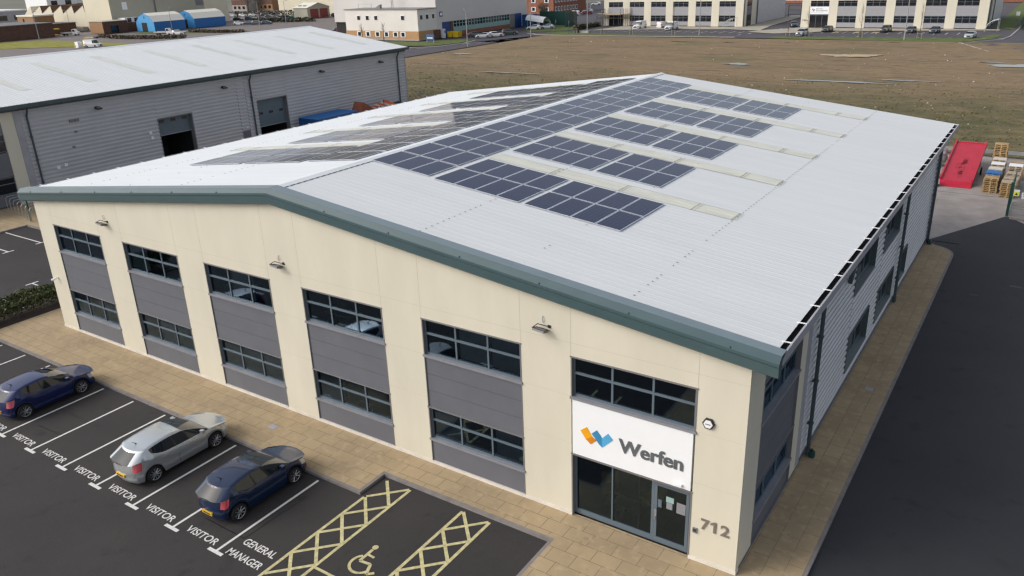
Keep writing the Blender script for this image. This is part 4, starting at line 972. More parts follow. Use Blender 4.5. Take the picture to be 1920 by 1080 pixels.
# ------------------------------------------------------------------ neighbouring unit
NX, NY0, NY1 = -29.6, 6.4, 64.2; NRX, NRZ, NEX, NEZ = -46.9, 10.88, -29.02, 8.42; NSL = (NRZ-NEZ)/(NEX-NRX)
nz_ = lambda x: NRZ-NSL*abs(x-NRX)
nb_ = thing('warehouse_unit', 'long grey ribbed warehouse with white gabled roof, left behind the main unit', 'building', (NX, 35, 0)); o = (NX, 35, 0)
w = MB(); NT = nz_(NX)-.08
doors = [(26.9, 30.9, 5.1), (39.2, 43.5, 5.1)]; pd = (36.75, 37.85, 2.15)
cuts = [14.3, 26.9, 30.9, 36.75, 37.85, 39.2, 43.5, NY1]
for y0, y1 in zip(cuts[:-1], cuts[1:]):
    zb = .12
    for a, b, h in doors+[pd]:
        if abs(a-y0) < .01: zb = h
    ribbed(w, NX, 1, y0, y1, zb, NT, 'corr', .36, .06)
w.box(NX-.2, NX+.05, 13.7, 14.3, .12, NT, 'light_trim'); w.box(NX-.2, NX+.05, NY1, NY1+.15, 0, NT, 'light_trim')
w.build('ribbed_wall', nb_, o)
w = MB(); w.box(NX-.3, NX, 12.6, 13.7, .0, NT, 'cream'); w.box(NX-.3, NX, NY0, 8.0, 0, NT, 'cream'); w.box(NX-.3, NX-.02, 8.0, 12.6, 6.1, NT, 'trim'); w.build('side_wall', nb_, o)
NF = lambda u, n: (NX-n, u)
def nwin(z0, z1):
    f = MB()
    for k in range(4): y = 8.0+4.6*k/3; fbox(f, NF, max(y-.05, 8.0), min(y+.05, 12.6), .12, .18, z0, z1, 'frame')
    for z in (z0, z0+(z1-z0)*.6, z1-.07): fbox(f, NF, 8.0, 12.6, .121, .179, z, z+.07, 'frame')
    ob = f.build('window', nb_, o); g_ = MB(); fbox(g_, NF, 8.0, 12.6, .15, .2, z0, z1, 'dark_win'); g_.build('pane', ob, o)
nwin(1.1, 2.5); nwin(4.65, 6.1)
c = MB()
for z0, z1 in ((.12, 1.05), (2.55, 3.2), (3.21, 3.9), (3.91, 4.6)): fbox(c, NF, 8.0, 12.6, .04, .12, z0, z1, 'grey_panel')
c.build('cladding_panel', nb_, o)
w = MB(); w.box(NRX*2-NX, NX-.3, NY0, NY0+.3, 0, NT, 'cream'); w.prism([(NX-.25, NY1-.2, 0), (NX-.25, NY1-.2, NT), (NRX, NY1-.2, NRZ-.1), (2*NRX-NX, NY1-.2, NT), (2*NRX-NX, NY1-.2, 0)], (0, .25, 0), 'corr'); w.box(2*NRX-NX, 2*NRX-NX+.2, NY0+.31, NY1-.21, 0, NT, 'corr'); w.build('end_wall', nb_, o)
for a, b, h in doors:
    f = MB(); f.box(NX-.5, NX+.03, a-.02, a+.08, 0, h, 'trim'); f.box(NX-.5, NX+.03, b-.08, b+.02, 0, h, 'trim'); f.box(NX-.5, NX+.03, a+.08, b-.08, h-.1, h, 'trim'); 
    f.box(NX-6, NX-.5, a-.5, b+.5, 0, .02, 'room'); f.box(NX-6, NX-5.9, a-.5, b+.5, .02, h+.4, 'room'); f.box(NX-6, NX-.5, a-.6, a-.5, .02, h+.4, 'room'); f.box(NX-6, NX-.5, b+.5, b+.6, .02, h+.4, 'room'); f.box(NX-6, NX-.5, a-.5, b+.5, h+.4, h+.5, 'room')
    f.build('door_frame', nb_, o)
    zb = 3.35 if a < 30 else 2.1
    dq = MB(); n = int((h-.1-zb)/.52+.5)
    for k in range(n): z = zb+(h-.1-zb)*k/n; dq.box(NX-.46, NX-.40, a+.085, b-.085, z+.006, zb+(h-.1-zb)*(k+1)/n-.006, 'frame')
    dq.box(NX-.45, NX-.41, a+.09, b-.09, zb, h-.1, 'reveal'); dq.box(NX-.47, NX-.39, a+.085, b-.085, zb-.06, zb-.001, 'light_trim')
    do_ = dq.build('roller_door', nb_, o)
    for k in range(3):
        y = a+.7+k*(b-a-1.4)/2; z = 4.55 if a < 30 else 3.4; g_ = MB(); g_.box(NX-.402, NX-.385, y-.28, y+.28, z, z+.28, 'dark_win'); g_.build('vision_panel', do_, o)
q = MB(); q.box(NX-.06, NX+.02, pd[0]+.04, pd[1]-.04, .05, pd[2]-.05, 'grey_panel'); q.box(NX-.08, NX+.045, pd[0]-.06, pd[0]+.04, 0, pd[2], 'light_trim'); q.box(NX-.08, NX+.045, pd[1]-.04, pd[1]+.06, 0, pd[2], 'light_trim'); q.box(NX-.08, NX+.045, pd[0]+.04, pd[1]-.04, pd[2]-.05, pd[2]+.05, 'light_trim'); q.build('door', nb_, o)
q = MB(); q.box(NX+.03, NX+.25, 37.2, 37.45, 2.4, 2.5, 'white'); q.build('door_lamp', nb_, o)
q = MB(); roof_slope(q, NRX, NRZ, NEX, NEZ, NY0, NY1+.3, 'roof', .333, .014); roof_slope(q, NRX, NRZ, 2*NRX-NEX, NEZ, NY0, NY1+.3, 'roof_lit', .333, .014)
nro = q.build('roof', nb_, o)
q = MB(); q.prism([(NRX-.3, NY0, NRZ-.02), (NRX, NY0, NRZ+.07), (NRX+.3, NY0, NRZ-.02)], (0, NY1-NY0+.3, 0), 'roof_lit'); q.build('ridge_cap', nb_, o)
for y in (10.6, 16.6, 22.9, 29.3, 35.5, 41.9, 48.3, 54.5, 60.5):
    q = MB(); q.quad((-43.3, y, nz_(-43.3)+.02), (-33.3, y, nz_(-33.3)+.02), (-33.3, y+1, nz_(-33.3)+.02), (-43.3, y+1, nz_(-43.3)+.02), 'skylight2'); q.build('rooflight', nro, o)
q = MB(); q.box(NX+.0, NX+.72, NY0, NY1+.3, NEZ-.30, NEZ-.26, 'pipe'); q.box(NX+.70, NX+.76, NY0, NY1+.3, NEZ-.30, NEZ-.02, 'pipe'); q.box(NX+.04, NX+.10, NY0, NY1+.3, NEZ-.55, NEZ-.31, 'pipe'); q.box(NX, NX+.75, NY1+.3, NY1+.36, NEZ-.34, NEZ-.0, 'pipe'); q.build('gutter', nb_, o)
def ndp(y):
    q = MB(); q.tube([(NX+.55, y, NEZ-.25), (NX+.5, y, NEZ-.5), (NX+.16, y, NEZ-1.1), (NX+.14, y, NEZ-1.4), (NX+.14, y, .1)], .085, 'pipe', 8)
    for z in (1.5, 3.5, 5.5): q.box(NX, NX+.24, y-.11, y+.11, z, z+.07, 'pipe')
    q.build('downpipe', nb_, o)
for y in (14.75, 38.55, 62.7): ndp(y)
for y, z, d in ((18.5, 6.3, .2), (19.0, 6.3, .2), (18.7, 5.3, .12), (18.2, 4.0, .12)): q = MB(); q.box(NX+.03, NX+.12, y-d, y+d, z-d*.7, z+d*.7, 'trim'); q.build('wall_vent', nb_, o)
for y, z in ((25.9, 3.9), (26.0, 3.4), (16.4, 2.5), (17.1, 2.6)): q = MB(); q.box(NX+.03, NX+.14, y-.15, y+.15, z-.13, z+.13, 'white'); q.build('control_box', nb_, o)
for y, l in ((21.1, 'black floodlight on the grey warehouse wall, nearest the camera'), (35.1, 'black floodlight on the grey warehouse wall between both shutters'), (49.1, 'black floodlight on the grey warehouse wall above the blue container'), (59.4, 'black floodlight at the far end of the grey warehouse wall')):
    t = thing('floodlight', l, 'floodlight', (NX, y, 7.1), 'floodlights on the warehouse wall'); oo = (NX, y, 7.1)
    q = MB(); q.tube([(NX+.03, y-.15, 7.1), (NX+.25, y-.2, 7.15), (NX+.25, y+.2, 7.15)], .03, 'plastic', 6); q.box(NX+.03, NX+.08, y-.2, y+.1, 7.0, 7.2, 'plastic'); q.build('bracket', t, oo)
    q = MB(); q.prism([(NX+.2, y-.24, 7.12), (NX+.55, y-.24, 7.05), (NX+.55, y+.24, 7.05), (NX+.2, y+.24, 7.12)], (0, 0, -.12), 'plastic'); q.prism([(NX+.24, y-.2, 7.125), (NX+.5, y-.2, 7.07), (NX+.5, y+.2, 7.07), (NX+.24, y+.2, 7.125)], (0, 0, .006), 'steel'); q.build('lamp_head', t, oo)
# things along the warehouse wall
c = thing('storage_container', 'bright blue steel storage container beside the warehouse wall', 'container', (-26.9, 47, AZ)); o = (-26.9, 47, AZ)
q = MB(); x0, x1, y0, y1, h = -28.4, -25.2, 43.8, 50.2, 2.5
q.box(x0+.06, x1-.06, y0+.06, y1-.06, AZ+.12, h-.08, 'cont_blue'); 
for k in range(9):
    x = x0+.2+k*.32; q.box(x, x+.14, y0, y0+.06, AZ+.2, h-.15, 'cont_blue')
for k in range(20): y = y0+.15+k*.31; q.box(x1-.06, x1, y, y+.15, AZ+.2, h-.15, 'cont_blue')
for x in (x0, x1-.14):
    for y in (y0, y1-.14): q.box(x, x+.14, y, y+.14, AZ, h-.05, 'cont_blue')
q.build('body', c, o)
q = MB(); q.box(x0-.02, x1+.02, y0-.02, y1+.02, h-.05, h+.04, 'tent_blue'); q.build('lid', c, o)
q = MB(); fit_text(q, 'M', (-26.6, y0-.004, 1.45), (1, 0, 0), (0, 0, 1), .5, .5, 'white', bold=.02); q.build('lettering', c, o)
q = MB(); q.prism([(-27.2, 50.5, 1.2), (-27.2, 51.9, .6), (-27.2, 53.8, 2.1), (-27.2, 51.8, 3.25)], (1.5, 0, 0), 'rust'); q.box(-27.1, -25.8, 51, 53, AZ, .9, 'rust'); q.tube([(-26, 53.5, 2.0), (-26, 54.6, 1.9), (-26, 55.1, 2.3)], .06, 'plastic', 6)
one('tipping_skip', 'rust-brown tipping skip raised behind the blue container', 'skip', q, (-26.5, 52, AZ))
t = thing('baler_machine', 'orange striped machine with yellow drum at the far warehouse corner', 'machine', (-27, 58, AZ)); o = (-27, 58, AZ)
q = MB(); q.box(-28.3, -25.9, 54.7, 58.5, AZ+.3, 1.75, 'orange'); q.prism([(-28.3, 54.7, 1.75), (-25.9, 54.7, 1.6), (-25.9, 58.5, 1.75), (-28.3, 58.5, 2.35)], (0, 0, .12), 'orange'); q.box(-28, -26.2, 54.9, 58.3, AZ, AZ+.3, 'plastic'); q.build('body', t, o)
q = MB()
for k in range(3): y = 55+k*1.15; q.prism([(-28.2, y, 1.95+k*.12), (-25.95, y, 1.78), (-25.95, y+.4, 1.80), (-28.2, y+.4, 2.02+k*.13)], (0, 0, .06), 'wood_white')
q.build('stripe', t, o)
q = MB(); q.tube([(-27, 58.8, 1.2), (-27, 60.4, 1.2)], .5, 'red', 14); q.box(-27.8, -26.4, 58.7, 60.2, AZ, .8, 'plastic'); q.tube([(-27.4, 57.2, 2.2), (-27.4, 57.2, 2.7)], .06, 'plastic', 6); q.tube([(-27.6, 58.6, 1.9), (-27.0, 59.6, 2.1), (-27.2, 60.2, 1.8)], .12, 'plastic', 6); q.build('motor', t, o)
q = MB(); q.tube([(-26.9, 60.9, AZ), (-26.9, 60.9, 1.55)], .42, 'yellow', 14); q.tube([(-26.9, 60.9, 1.55), (-26.9, 60.9, 2.0)], .05, 'plastic', 6); q.build('drum', t, o)
t = thing('plant_trailer', 'low yellow and orange plant trailer by the small warehouse door', 'trailer', (-27.8, 34.6, AZ)); o = (-27.8, 34.6, AZ)
q = MB(); q.box(-28.9, -27.3, 31.6, 37.3, .55, .72, 'orange'); q.box(-28.9, -28.8, 31.6, 37.3, .72, 1.02, 'orange'); q.box(-27.4, -27.3, 31.6, 37.3, .72, 1.0, 'orange'); q.build('bed', t, o)
q = MB(); q.box(-28.6, -27.6, 33.4, 36.9, .8, 1.25, 'yellow')
for k in range(5): q.tube([(-28.4, 33.6+k*.75, 1.22), (-27.7, 33.8+k*.75, 1.32)], .13, 'rust' if k % 2 else 'yellow', 8)
q.build('load', t, o)
for y in (33.2, 34.1):
    for x in (-29.0, -27.25): q = MB(); q.tube([(x-.08, y, AZ+.33), (x+.08, y, AZ+.33)], .33, 'tyre', 14); q.build('wheel', t, o)
q = MB(); q.tube([(-28.1, 31.6, .6), (-28.1, 30.6, .55)], .05, 'plastic', 6); q.build('drawbar', t, o)
# cycle hoops on the paving left of the main unit
for k in range(7):
    x = -29.0+k*.95; y = 11.7-k*.16; q = MB(); q.tube([(x, y-.55, 0), (x, y-.55, .95), (x, y-.42, 1.12), (x, y+.42, 1.12), (x, y+.55, .95), (x, y+.55, 0)], .028, 'steel', 8)
    one('cycle_hoop', 'steel cycle hoop in the row left of the main unit', 'cycle stand', q, (x, y, 0), 'cycle hoops beside the warehouse')
q = MB(); q.box(-23.55, -23.45, 10.2, 10.3, 0, 2.6, 'green_steel'); q.box(-23.62, -23.38, 10.1, 10.4, 2.6, 2.64, 'green_steel'); one('fence_post', 'single dark green post beside the cycle hoops', 'post', q, (-23.5, 10.25, 0))
# ------------------------------------------------------------------ far setting
FZ = -.10
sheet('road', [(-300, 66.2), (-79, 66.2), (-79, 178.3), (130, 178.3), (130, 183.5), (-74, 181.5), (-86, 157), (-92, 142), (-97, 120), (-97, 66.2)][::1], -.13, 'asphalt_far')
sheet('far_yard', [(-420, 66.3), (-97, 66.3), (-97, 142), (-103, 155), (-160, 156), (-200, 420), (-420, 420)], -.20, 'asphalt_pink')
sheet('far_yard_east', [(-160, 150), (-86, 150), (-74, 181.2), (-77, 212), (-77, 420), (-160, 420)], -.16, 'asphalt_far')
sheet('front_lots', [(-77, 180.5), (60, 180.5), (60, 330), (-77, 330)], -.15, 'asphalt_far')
sheet('side_road', [(24, 176), (31.5, 160), (130, 160), (130, 178), (40, 178), (33, 212), (33, 330), (31.5, 330), (31, 200), (28, 184)], -.10, 'asphalt_far')
def kline(pts, w_=.35, z=.0):
    q = MB()
    for (ax, ay), (bx, by) in zip(pts[:-1], pts[1:]):
        d = Vector((bx-ax, by-ay)).normalized(); p = Vector((-d.y, d.x))*w_/2
        q.prism([(ax-p.x, ay-p.y, z), (bx-p.x, by-p.y, z), (bx+p.x, by+p.y, z), (ax+p.x, ay+p.y, z)], (0, 0, -.2), 'kerb_pale')
    struct(q.build('kerb'))
M['kerb_pale'] = mat('pale_kerb', (.34, .31, .29), .85, var=.15, scale=.5)
M['path'] = mat('pale_path', (.36, .33, .27), .85, var=.15, scale=.6)
M['twig2'] = mat('bare_branches', (.13, .10, .075), .9, var=.35, scale=2)
kline([(-86.5, 183.5), (-81, 180.0), (-72, 178.9), (-50, 179.6), (-25, 181.0)]); kline([(24.3, 175.8), (31.3, 184.7), (32.3, 193), (32.6, 212), (32.0, 300)], .3); kline([(-97, 138), (-93, 139), (-87, 144), (-86, 152), (-88, 160)], .5); kline([(24.4, 176.4), (31.2, 159.7)], .25, -.03)
struct(sheet('verge_grass', [(-83, 181.2), (-72, 179.6), (-30, 181.5), (-30, 184.2), (-60, 184.0), (-72, 186.5), (-80, 190)], -.04, 'grass')); 
sheet('verge_grass', [(-17, 179.2), (24, 177.2), (29, 185), (31, 196), (28.5, 197), (26, 187), (-16, 184.5)], -.05, 'grass'); sheet('verge_grass', [(-104, 146), (-97, 143.0), (-91, 144.5), (-88, 152), (-89, 160), (-95, 163), (-101, 154), (-130, 152), (-130, 147)], -.05, 'grass')
sheet('verge_grass', [(-102, 205), (-88, 186), (-80, 193), (-76, 204), (-90, 215)], -.055, 'grass'); sheet('verge_grass', [(27, 214), (31.6, 212), (31.2, 330), (26.5, 330)], -.055, 'grass'); sheet('verge_grass', [(33.2, 212), (60, 212), (60, 330), (33.0, 330)], -.055, 'grass')
sheet('lawn', [(-258, 117), (-250, 131), (-228, 130.5), (-205, 130), (-190, 131), (-186, 126), (-200, 121), (-222, 108), (-240, 100)], -.12, 'grass_y'); sheet('lawn', [(-246, 166), (-200, 178), (-196, 173), (-238, 158)], -.13, 'grass')
sheet('path', [(-70, 212), (-72, 195), (-52, 201.5), (-33, 203.5), (-33, 212)], -.03, 'path'); sheet('path', [(-27, 196), (-19, 192), (-12, 196), (-8, 201), (26, 207.5), (29, 207.5), (29, 211), (-18, 211), (-24, 203)], -.03, 'path'); sheet('path', [(-33.7, 203), (-25, 200), (-27, 215), (-29, 260), (-33.7, 260)], -.031, 'path')
q = MB()
for k in range(16): x = -66+k*2.5; q.box(x, x+.12, 193.2, 198.6, -.146, -.142, 'line')
for k in range(15): x = -11+k*2.5; q.box(x, x+.12, 196.2, 201.6, -.146, -.142, 'line')
for k in range(9): y = 187+k*5; q.box(-26.5+k*1.1, -26.3+k*1.1, y, y+2.6, -.146, -.142, 'line')
for k in range(14): x = -11+k*3.2; q.box(x, x+.7, 186.6, 186.75, -.03, -.026, 'line')
struct(q.build('parking_bay_lines'))
q = MB()
for xl in (-6, -1.2, 3): hatch_ = [(xl, 198), (xl+1.1, 201.2)]; strip2d(q, hatch_, .3, -.140, 'yline'); strip2d(q, [(xl+1.1, 198), (xl, 201.2)], .3, -.139, 'yline'); q.box(xl-.1, xl+.1, 197, 201.6, -.1405, -.1385, 'yline')
struct(q.build('disabled_bay_markings'))
q = MB()
for k in range(12): a = Vector((-93+k*1.5, 130+k*4.2)); q.quad((a.x-.1, a.y, -.126), (a.x+.1, a.y, -.126), (a.x+1.0, a.y+2.4, -.126), (a.x+.8, a.y+2.4, -.126), 'line')
struct(q.build('road_centre_line'))
def blob(name, cx, cy, rx, ry, z, m, n=26, seed=1):
    random.seed(seed); q = MB(); ph = [random.uniform(0, 6.28) for _ in range(5)]
    pts = []
    for k in range(n*2):
        t = math.pi*k/n; r = 1+.22*math.sin(2*t+ph[0])+.16*math.sin(3*t+ph[1])+.13*math.sin(5*t+ph[2])+.1*math.sin(9*t+ph[3])+random.uniform(-.08, .08); pts.append((cx+rx*r*math.cos(t), cy+ry*r*math.sin(t), z))
    q.poly(pts, m); return struct(q.build(name))
blob('bare_sand_patch', 9.5, 146.3, 4.3, 2.6, .045, 'sand'); blob('puddle', 37.5, 137.6, 4.4, 1.9, .04, 'water', seed=2); blob('puddle', 33.0, 141.5, 1.6, .5, .04, 'water', seed=8); blob('puddle', 15.5, 110.6, 6, .7, .03, 'water', seed=3); blob('puddle', 24.5, 114.5, 3.2, .5, .04, 'water', seed=4); blob('puddle', -6, 128, 2.3, 1.2, .035, 'water', seed=5); blob('bare_sand_patch', -70, 130, 3.8, .7, .05, 'kerb_pale', seed=6); blob('bare_sand_patch', -40, 104, 6, .35, .05, 'kerb_pale', seed=7); blob('bare_sand_patch', 21.5, 141.5, 1.5, .35, .05, 'kerb_pale', seed=9)
# stones and rough tussocks on the field (uncountable)
random.seed(21); q = MB()
for k in range(300):
    x = random.uniform(-76, 95); y = random.uniform(68, 176); s = random.uniform(.06, .17)*(1.6 if random.random() < .08 else 1); p = [(x+s*random.uniform(.6, 1.2)*math.cos(a), y+s*random.uniform(.6, 1.2)*math.sin(a)) for a in (0, 1.1, 2.2, 3.3, 4.3, 5.4)]
    q.add([(a, b, -.05) for a, b in p]+[(x, y, s*.5)], [(i, (i+1) % 6, 6) for i in range(6)], random.choice(('kerb_pale', 'wood_white', 'kerb')))
struct(q.build('field_stones'), None, 'stuff')['label'] = 'scattered pale stones on the rough field'
q = MB()
M['tuft'] = mat('dry_grass_tuft', (.19, .155, .075), .95, var=.4, scale=.4); M['tuft2'] = mat('olive_grass_tuft', (.115, .11, .04), .95, var=.4, scale=.4); M['tuft3'] = mat('dead_stems', (.14, .105, .065), .95, var=.3, scale=.4)
for k in range(16000):
    y = 66.5+50*random.random()**1.2; x = random.uniform(-70, 75); dn = random.random() > (y-80)/40 
    if not dn: continue
    s = random.uniform(.05, .14); h = random.uniform(-.02, .05); a = random.uniform(0, 3.14); c, d = math.cos(a)*s, math.sin(a)*s; m_ = random.choice(('tuft', 'tuft2', 'tuft2', 'tuft3') if dn else ('tuft', 'tuft3'))
    q.add([(x-c, y-d, -.08), (x+c, y+d, -.08), (x+c*.7+random.uniform(-.1, .1), y+d*.7, h), (x-c*.8, y-d*.8, h*.9)], [(0, 1, 2, 3)], m_)
struct(q.build('rough_grass'), None, 'stuff')['label'] = 'rough grass and dead stems over the open field'

# ------------------------------------------------------------------ far trade units (same family as the main unit)
def trade_unit(name, label, x0, wx, y0, x1, entrance, sidefacade=True):
    t = thing(name, label, 'building', ((x0+x1)/2, y0, 0)); o = ((x0+x1)/2, y0, 0); H = 8.7; D = 40; RD = 11.2; xm = (x0+x1)/2
    w = MB(); e = [x0]+[q_ for a in wx for q_ in (a, a+4.72)]+[x1]
    for i in range(0, len(e), 2): w.box(e[i], e[i+1], y0, y0+.3, 0, 6.75, 'cream')
    w.prism([(x0, y0, 6.75), (x1, y0, 6.75), (x1, y0, H), (xm, y0, RD), (x0, y0, H)], (0, .3, 0), 'cream'); w.build('front_wall', t, o)
    for i, a in enumerate(wx):
        b = a+4.72
        for z0, z1 in ((5.3, 6.75), (1.28, 2.95)):
            if i == entrance and z0 < 2: continue
            f = MB(); f.box(a, b, y0+.12, y0+.2, z0, z1, 'frame')
            for k in range(3):
                for r0, r1 in ((.06, .60), (.66, .95)): xx = a+.06+k*(b-a)/3; f.box(xx, xx+(b-a)/3-.14, y0+.09, y0+.121, z0+(z1-z0)*r0, z0+(z1-z0)*r1, 'dark_win')
            f.build('window', t, o)
        c = MB(); 
        if i != entrance:
            for z0, z1 in ((2.96, 3.72), (3.74, 4.5), (4.52, 5.29), (.15, 1.27)): c.box(a, b, y0+.06, y0+.2, z0, z1, 'grey_panel2')
            c.build('cladding_panel', t, o)
        else:
            c.box(a, b, y0+.25, y0+.3, 0, 3.1, 'dark_win')
            for k in range(4): xx = a+k*(b-a)/3; c.box(max(xx-.05, a), min(xx+.05, b), y0+.16, y0+.249, 0, 3.1, 'frame')
            c.box(a, b, y0+.1, y0+.249, 3.1, 3.35, 'frame'); c.build('entrance', t, o)
            if entrance == 0 and x0 < -50: c = MB(); c.box(a, b, y0+.06, y0+.2, 3.36, 5.29, 'grey_panel2'); c.build('cladding_panel', t, o)
    w = MB(); ws = [(y0+.31, y0+3.0), (y0+7.3, y0+11.3)]
    w.box(x1-.3, x1, *ws[1], 0, H-.1, 'cream'); cr = MB(); cr.box(x1-.3, x1, *ws[0], 0, H-.1, 'cream'); cr.build('side_wall', t, o)
    w.box(x1-.3, x1-.1, y0+3.0, y0+7.3, 0, H-.1, 'dark_win'); w.box(x1-.3, x1-.05, y0+3.0, y0+7.3, 2.9, 5.2, 'grey_panel'); w.box(x1-.3, x1-.05, y0+11.3, y0+12.3, 0, H-.1, 'trim')
    ribbed(w, x1-.05, 1, y0+12.3, y0+D, 0, H-.1, 'corr', .4, .04); w.box(x0, x0+.3, y0+.31, y0+D, 0, H-.1, 'corr'); w.box(x0, x1-.06, y0+D-.2, y0+D, 0, H-.1, 'corr'); w.build('side_wall', t, o)
    r = MB(); r.quad((xm, y0-.2, RD+.05), (x1+.5, y0-.2, H), (x1+.5, y0+D, H), (xm, y0+D, RD+.05), 'roof')
    r.quad((xm, y0-.2, RD+.05), (xm, y0+D, RD+.05), (x0-.5, y0+D, H), (x0-.5, y0-.2, H), 'roof_lit'); r.build('roof', t, o)
    f = MB(); f.prism([(x0-.6, y0-.25, H-.55), (xm, y0-.25, RD-.5), (xm, y0-.25, RD+.1), (x0-.6, y0-.25, H+.05)], (0, .24, 0), 'fascia'); f.prism([(x1+.6, y0-.25, H-.55), (x1+.6, y0-.25, H+.05), (xm, y0-.25, RD+.1), (xm, y0-.25, RD-.5)], (0, .24, 0), 'fascia'); f.build('verge_fascia', t, o)
    for dy in (.5, 12): q = MB(); q.tube([(x1+.15, y0+dy, H), (x1+.15, y0+dy, 0)], .1, 'pipe', 6); q.build('downpipe', t, o)
    return t
M['grey_panel2'] = mat('pale_grey_panel', (.30, .30, .325), .5, var=.05)
trade_unit('business_unit', 'cream and grey business unit behind three white vans, beyond the field', -76.9, [-75.3+6.93*k for k in range(6)], 212, -33.7, 0)
trade_unit('business_unit', 'cream and grey business unit with a white sign above its entrance, far right', -17.6, [-15.4, -8.5, -1.62, 5.25, 12.12, 19.02], 211, 25.9, 0)
q = MB(); q.box(-15.45, -10.6, 210.94, 211.2, 3.38, 5.26, 'signwhite'); 
fit_text(q, 'BRITISH', (-13.9, 210.93, 4.55), (1, 0, 0), (0, 0, 1), 1.7, .28, 'lettering', .01); fit_text(q, 'ENGINEERING', (-13.9, 210.93, 4.12), (1, 0, 0), (0, 0, 1), 2.9, .28, 'lettering', .01)
q.prism([(-15.0, 210.93, 4.7), (-14.55, 210.93, 4.75), (-14.7, 210.93, 4.35)], (0, -.01, 0), 'plastic'); q.prism([(-14.75, 210.929, 4.15), (-14.2, 210.929, 4.75), (-14.2, 210.929, 4.45), (-14.6, 210.929, 4.0)], (0, -.012, 0), 'maroon_door'); q.prism([(-15.0, 210.93, 3.9), (-12.0, 210.93, 3.9), (-12.0, 210.93, 3.86), (-15.0, 210.93, 3.86)], (0, -.01, 0), 'trim')
one('shop_sign', 'white sign with black and red emblem on the far right business unit', 'sign', q, (-13, 211, 3.4))
q = MB()
for ch, x in (('7', -17.2), ('1', -16.75), ('0', -16.45), ('a', -16.0)): fit_text(q, ch, (x, 210.98, 1.6), (1, 0, 0), (0, 0, 1), .3 if ch != '1' else .2, .5 if ch != 'a' else .32, 'number', .02, .02)
one('house_number', 'bronze street number on the left pillar of the far right unit', 'sign', q, (-16.6, 211, 1.6))
# scaffold round the left unit's entrance
t = thing('scaffold', 'pole scaffold around the entrance of the unit with three vans', 'scaffold', (-73, 211, 0)); o = (-73, 211, 0)
q = MB()
for x in (-78, -76.4, -75.3, -70.3, -69.3, -67.9):
    for y in (209.8, 211.5): q.tube([(x, y, 0), (x+random.uniform(-.1, .1), y, 5.0)], .06, 'bark', 5)
for z in (2.3, 3.4): q.tube([(-78.4, 209.8, z), (-67.6, 209.8, z)], .06, 'bark', 5); q.tube([(-78.4, 211.4, z), (-67.6, 211.4, z)], .06, 'bark', 5)
q.tube([(-79.2, 209.6, 0), (-78, 209.8, 3.3)], .06, 'bark', 5); q.build('pole', t, o)
q = MB(); q.box(-78.2, -67.8, 209.7, 211.6, 3.42, 3.55, 'wood_grey'); q.box(-75.4, -70.2, 209.6, 209.7, 3.2, 3.65, 'wood_grey'); q.build('deck_boards', t, o)
# wave-roof cycle shelters
def shelter(x, y, label):
    t = thing('cycle_shelter', label, 'cycle shelter', (x, y, 0), 'cycle shelters'); o = (x, y, 0)
    for k in range(4): q = MB(); yy = y+k*1.2; q.tube([(x, yy, 0), (x, yy, .6), (x+.5, yy, 1.7), (x+1.4, yy, 2.4), (x+2.6, yy, 2.7)], .05, 'steel', 6); q.build('hoop', t, o)
    q = MB()
    for p_ in ((x+.25, 1.2), (x+1.0, 2.1), (x+2.5, 2.68)): q.tube([(p_[0], y, p_[1]), (p_[0], y+3.6, p_[1])], .04, 'steel', 5)
    q.tube([(x+2.6, y, 2.7), (x+2.6, y, 0)], .05, 'steel', 5); q.tube([(x+2.6, y+3.6, 2.7), (x+2.6, y+3.6, 0)], .05, 'steel', 5); q.build('rail', t, o)
shelter(-36.6, 204.5, 'curved steel cycle shelter at the corner of the unit with vans'); shelter(26.3, 203, 'curved steel cycle shelter at the right end of the far right unit')
# fence gate between the far units, white hall behind
q = MB()
t = thing('palisade_fence', 'grey palisade gate between the two far business units', 'fence', (-24, 252, 0)); o = (-24, 252, 0)
for k in range(5): p = MB(); x = -32.6+k*3.9; p.tube([(x, 252, 0), (x, 252, 3.6)], .11, 'pipe', 6); p.build('post', t, o)
for z in (.6, 2.0, 3.3): q.box(-32.6, -17, 251.95, 252.05, z, z+.12, 'pipe')
q.build('rail', t, o)
q = MB(); q.box(-60, 60, 330, 360, 0, 16, 'white_wall'); q.box(-60.1, 60.1, 329.9, 330, 0, 1.2, 'brick'); 
for k in range(12): q.box(-58+k*10, -57.9+k*10, 329.92, 330, 1.2, 16, 'trim')
one('hall_building', 'white hall seen through the gap between the far business units', 'building', q, (0, 330, 0))
q = MB()
for k in range(60): y = 212+k*1.0; q.box(33.0, 33.06, y, y+.08, 0, 2.4, 'green_steel')
for k in range(60): y = 212+k*1.0; q.box(33.01, 33.05, y, y+1.0, .1, 2.3, 'green_steel') if k % 1 == 0 else None
one('green_fence', 'dark green fence climbing past the far right unit', 'fence', q, (33, 240, 0))
q = MB(); q.tube([(31.3, 225, 0), (31.3, 225, 3)], .05, 'steel', 6); q.box(30.9, 31.7, 224.9, 224.95, 2.2, 3.1, 'white'); one('road_sign', 'small white road sign on the grass at the far right', 'sign', q, (31.3, 225, 0))

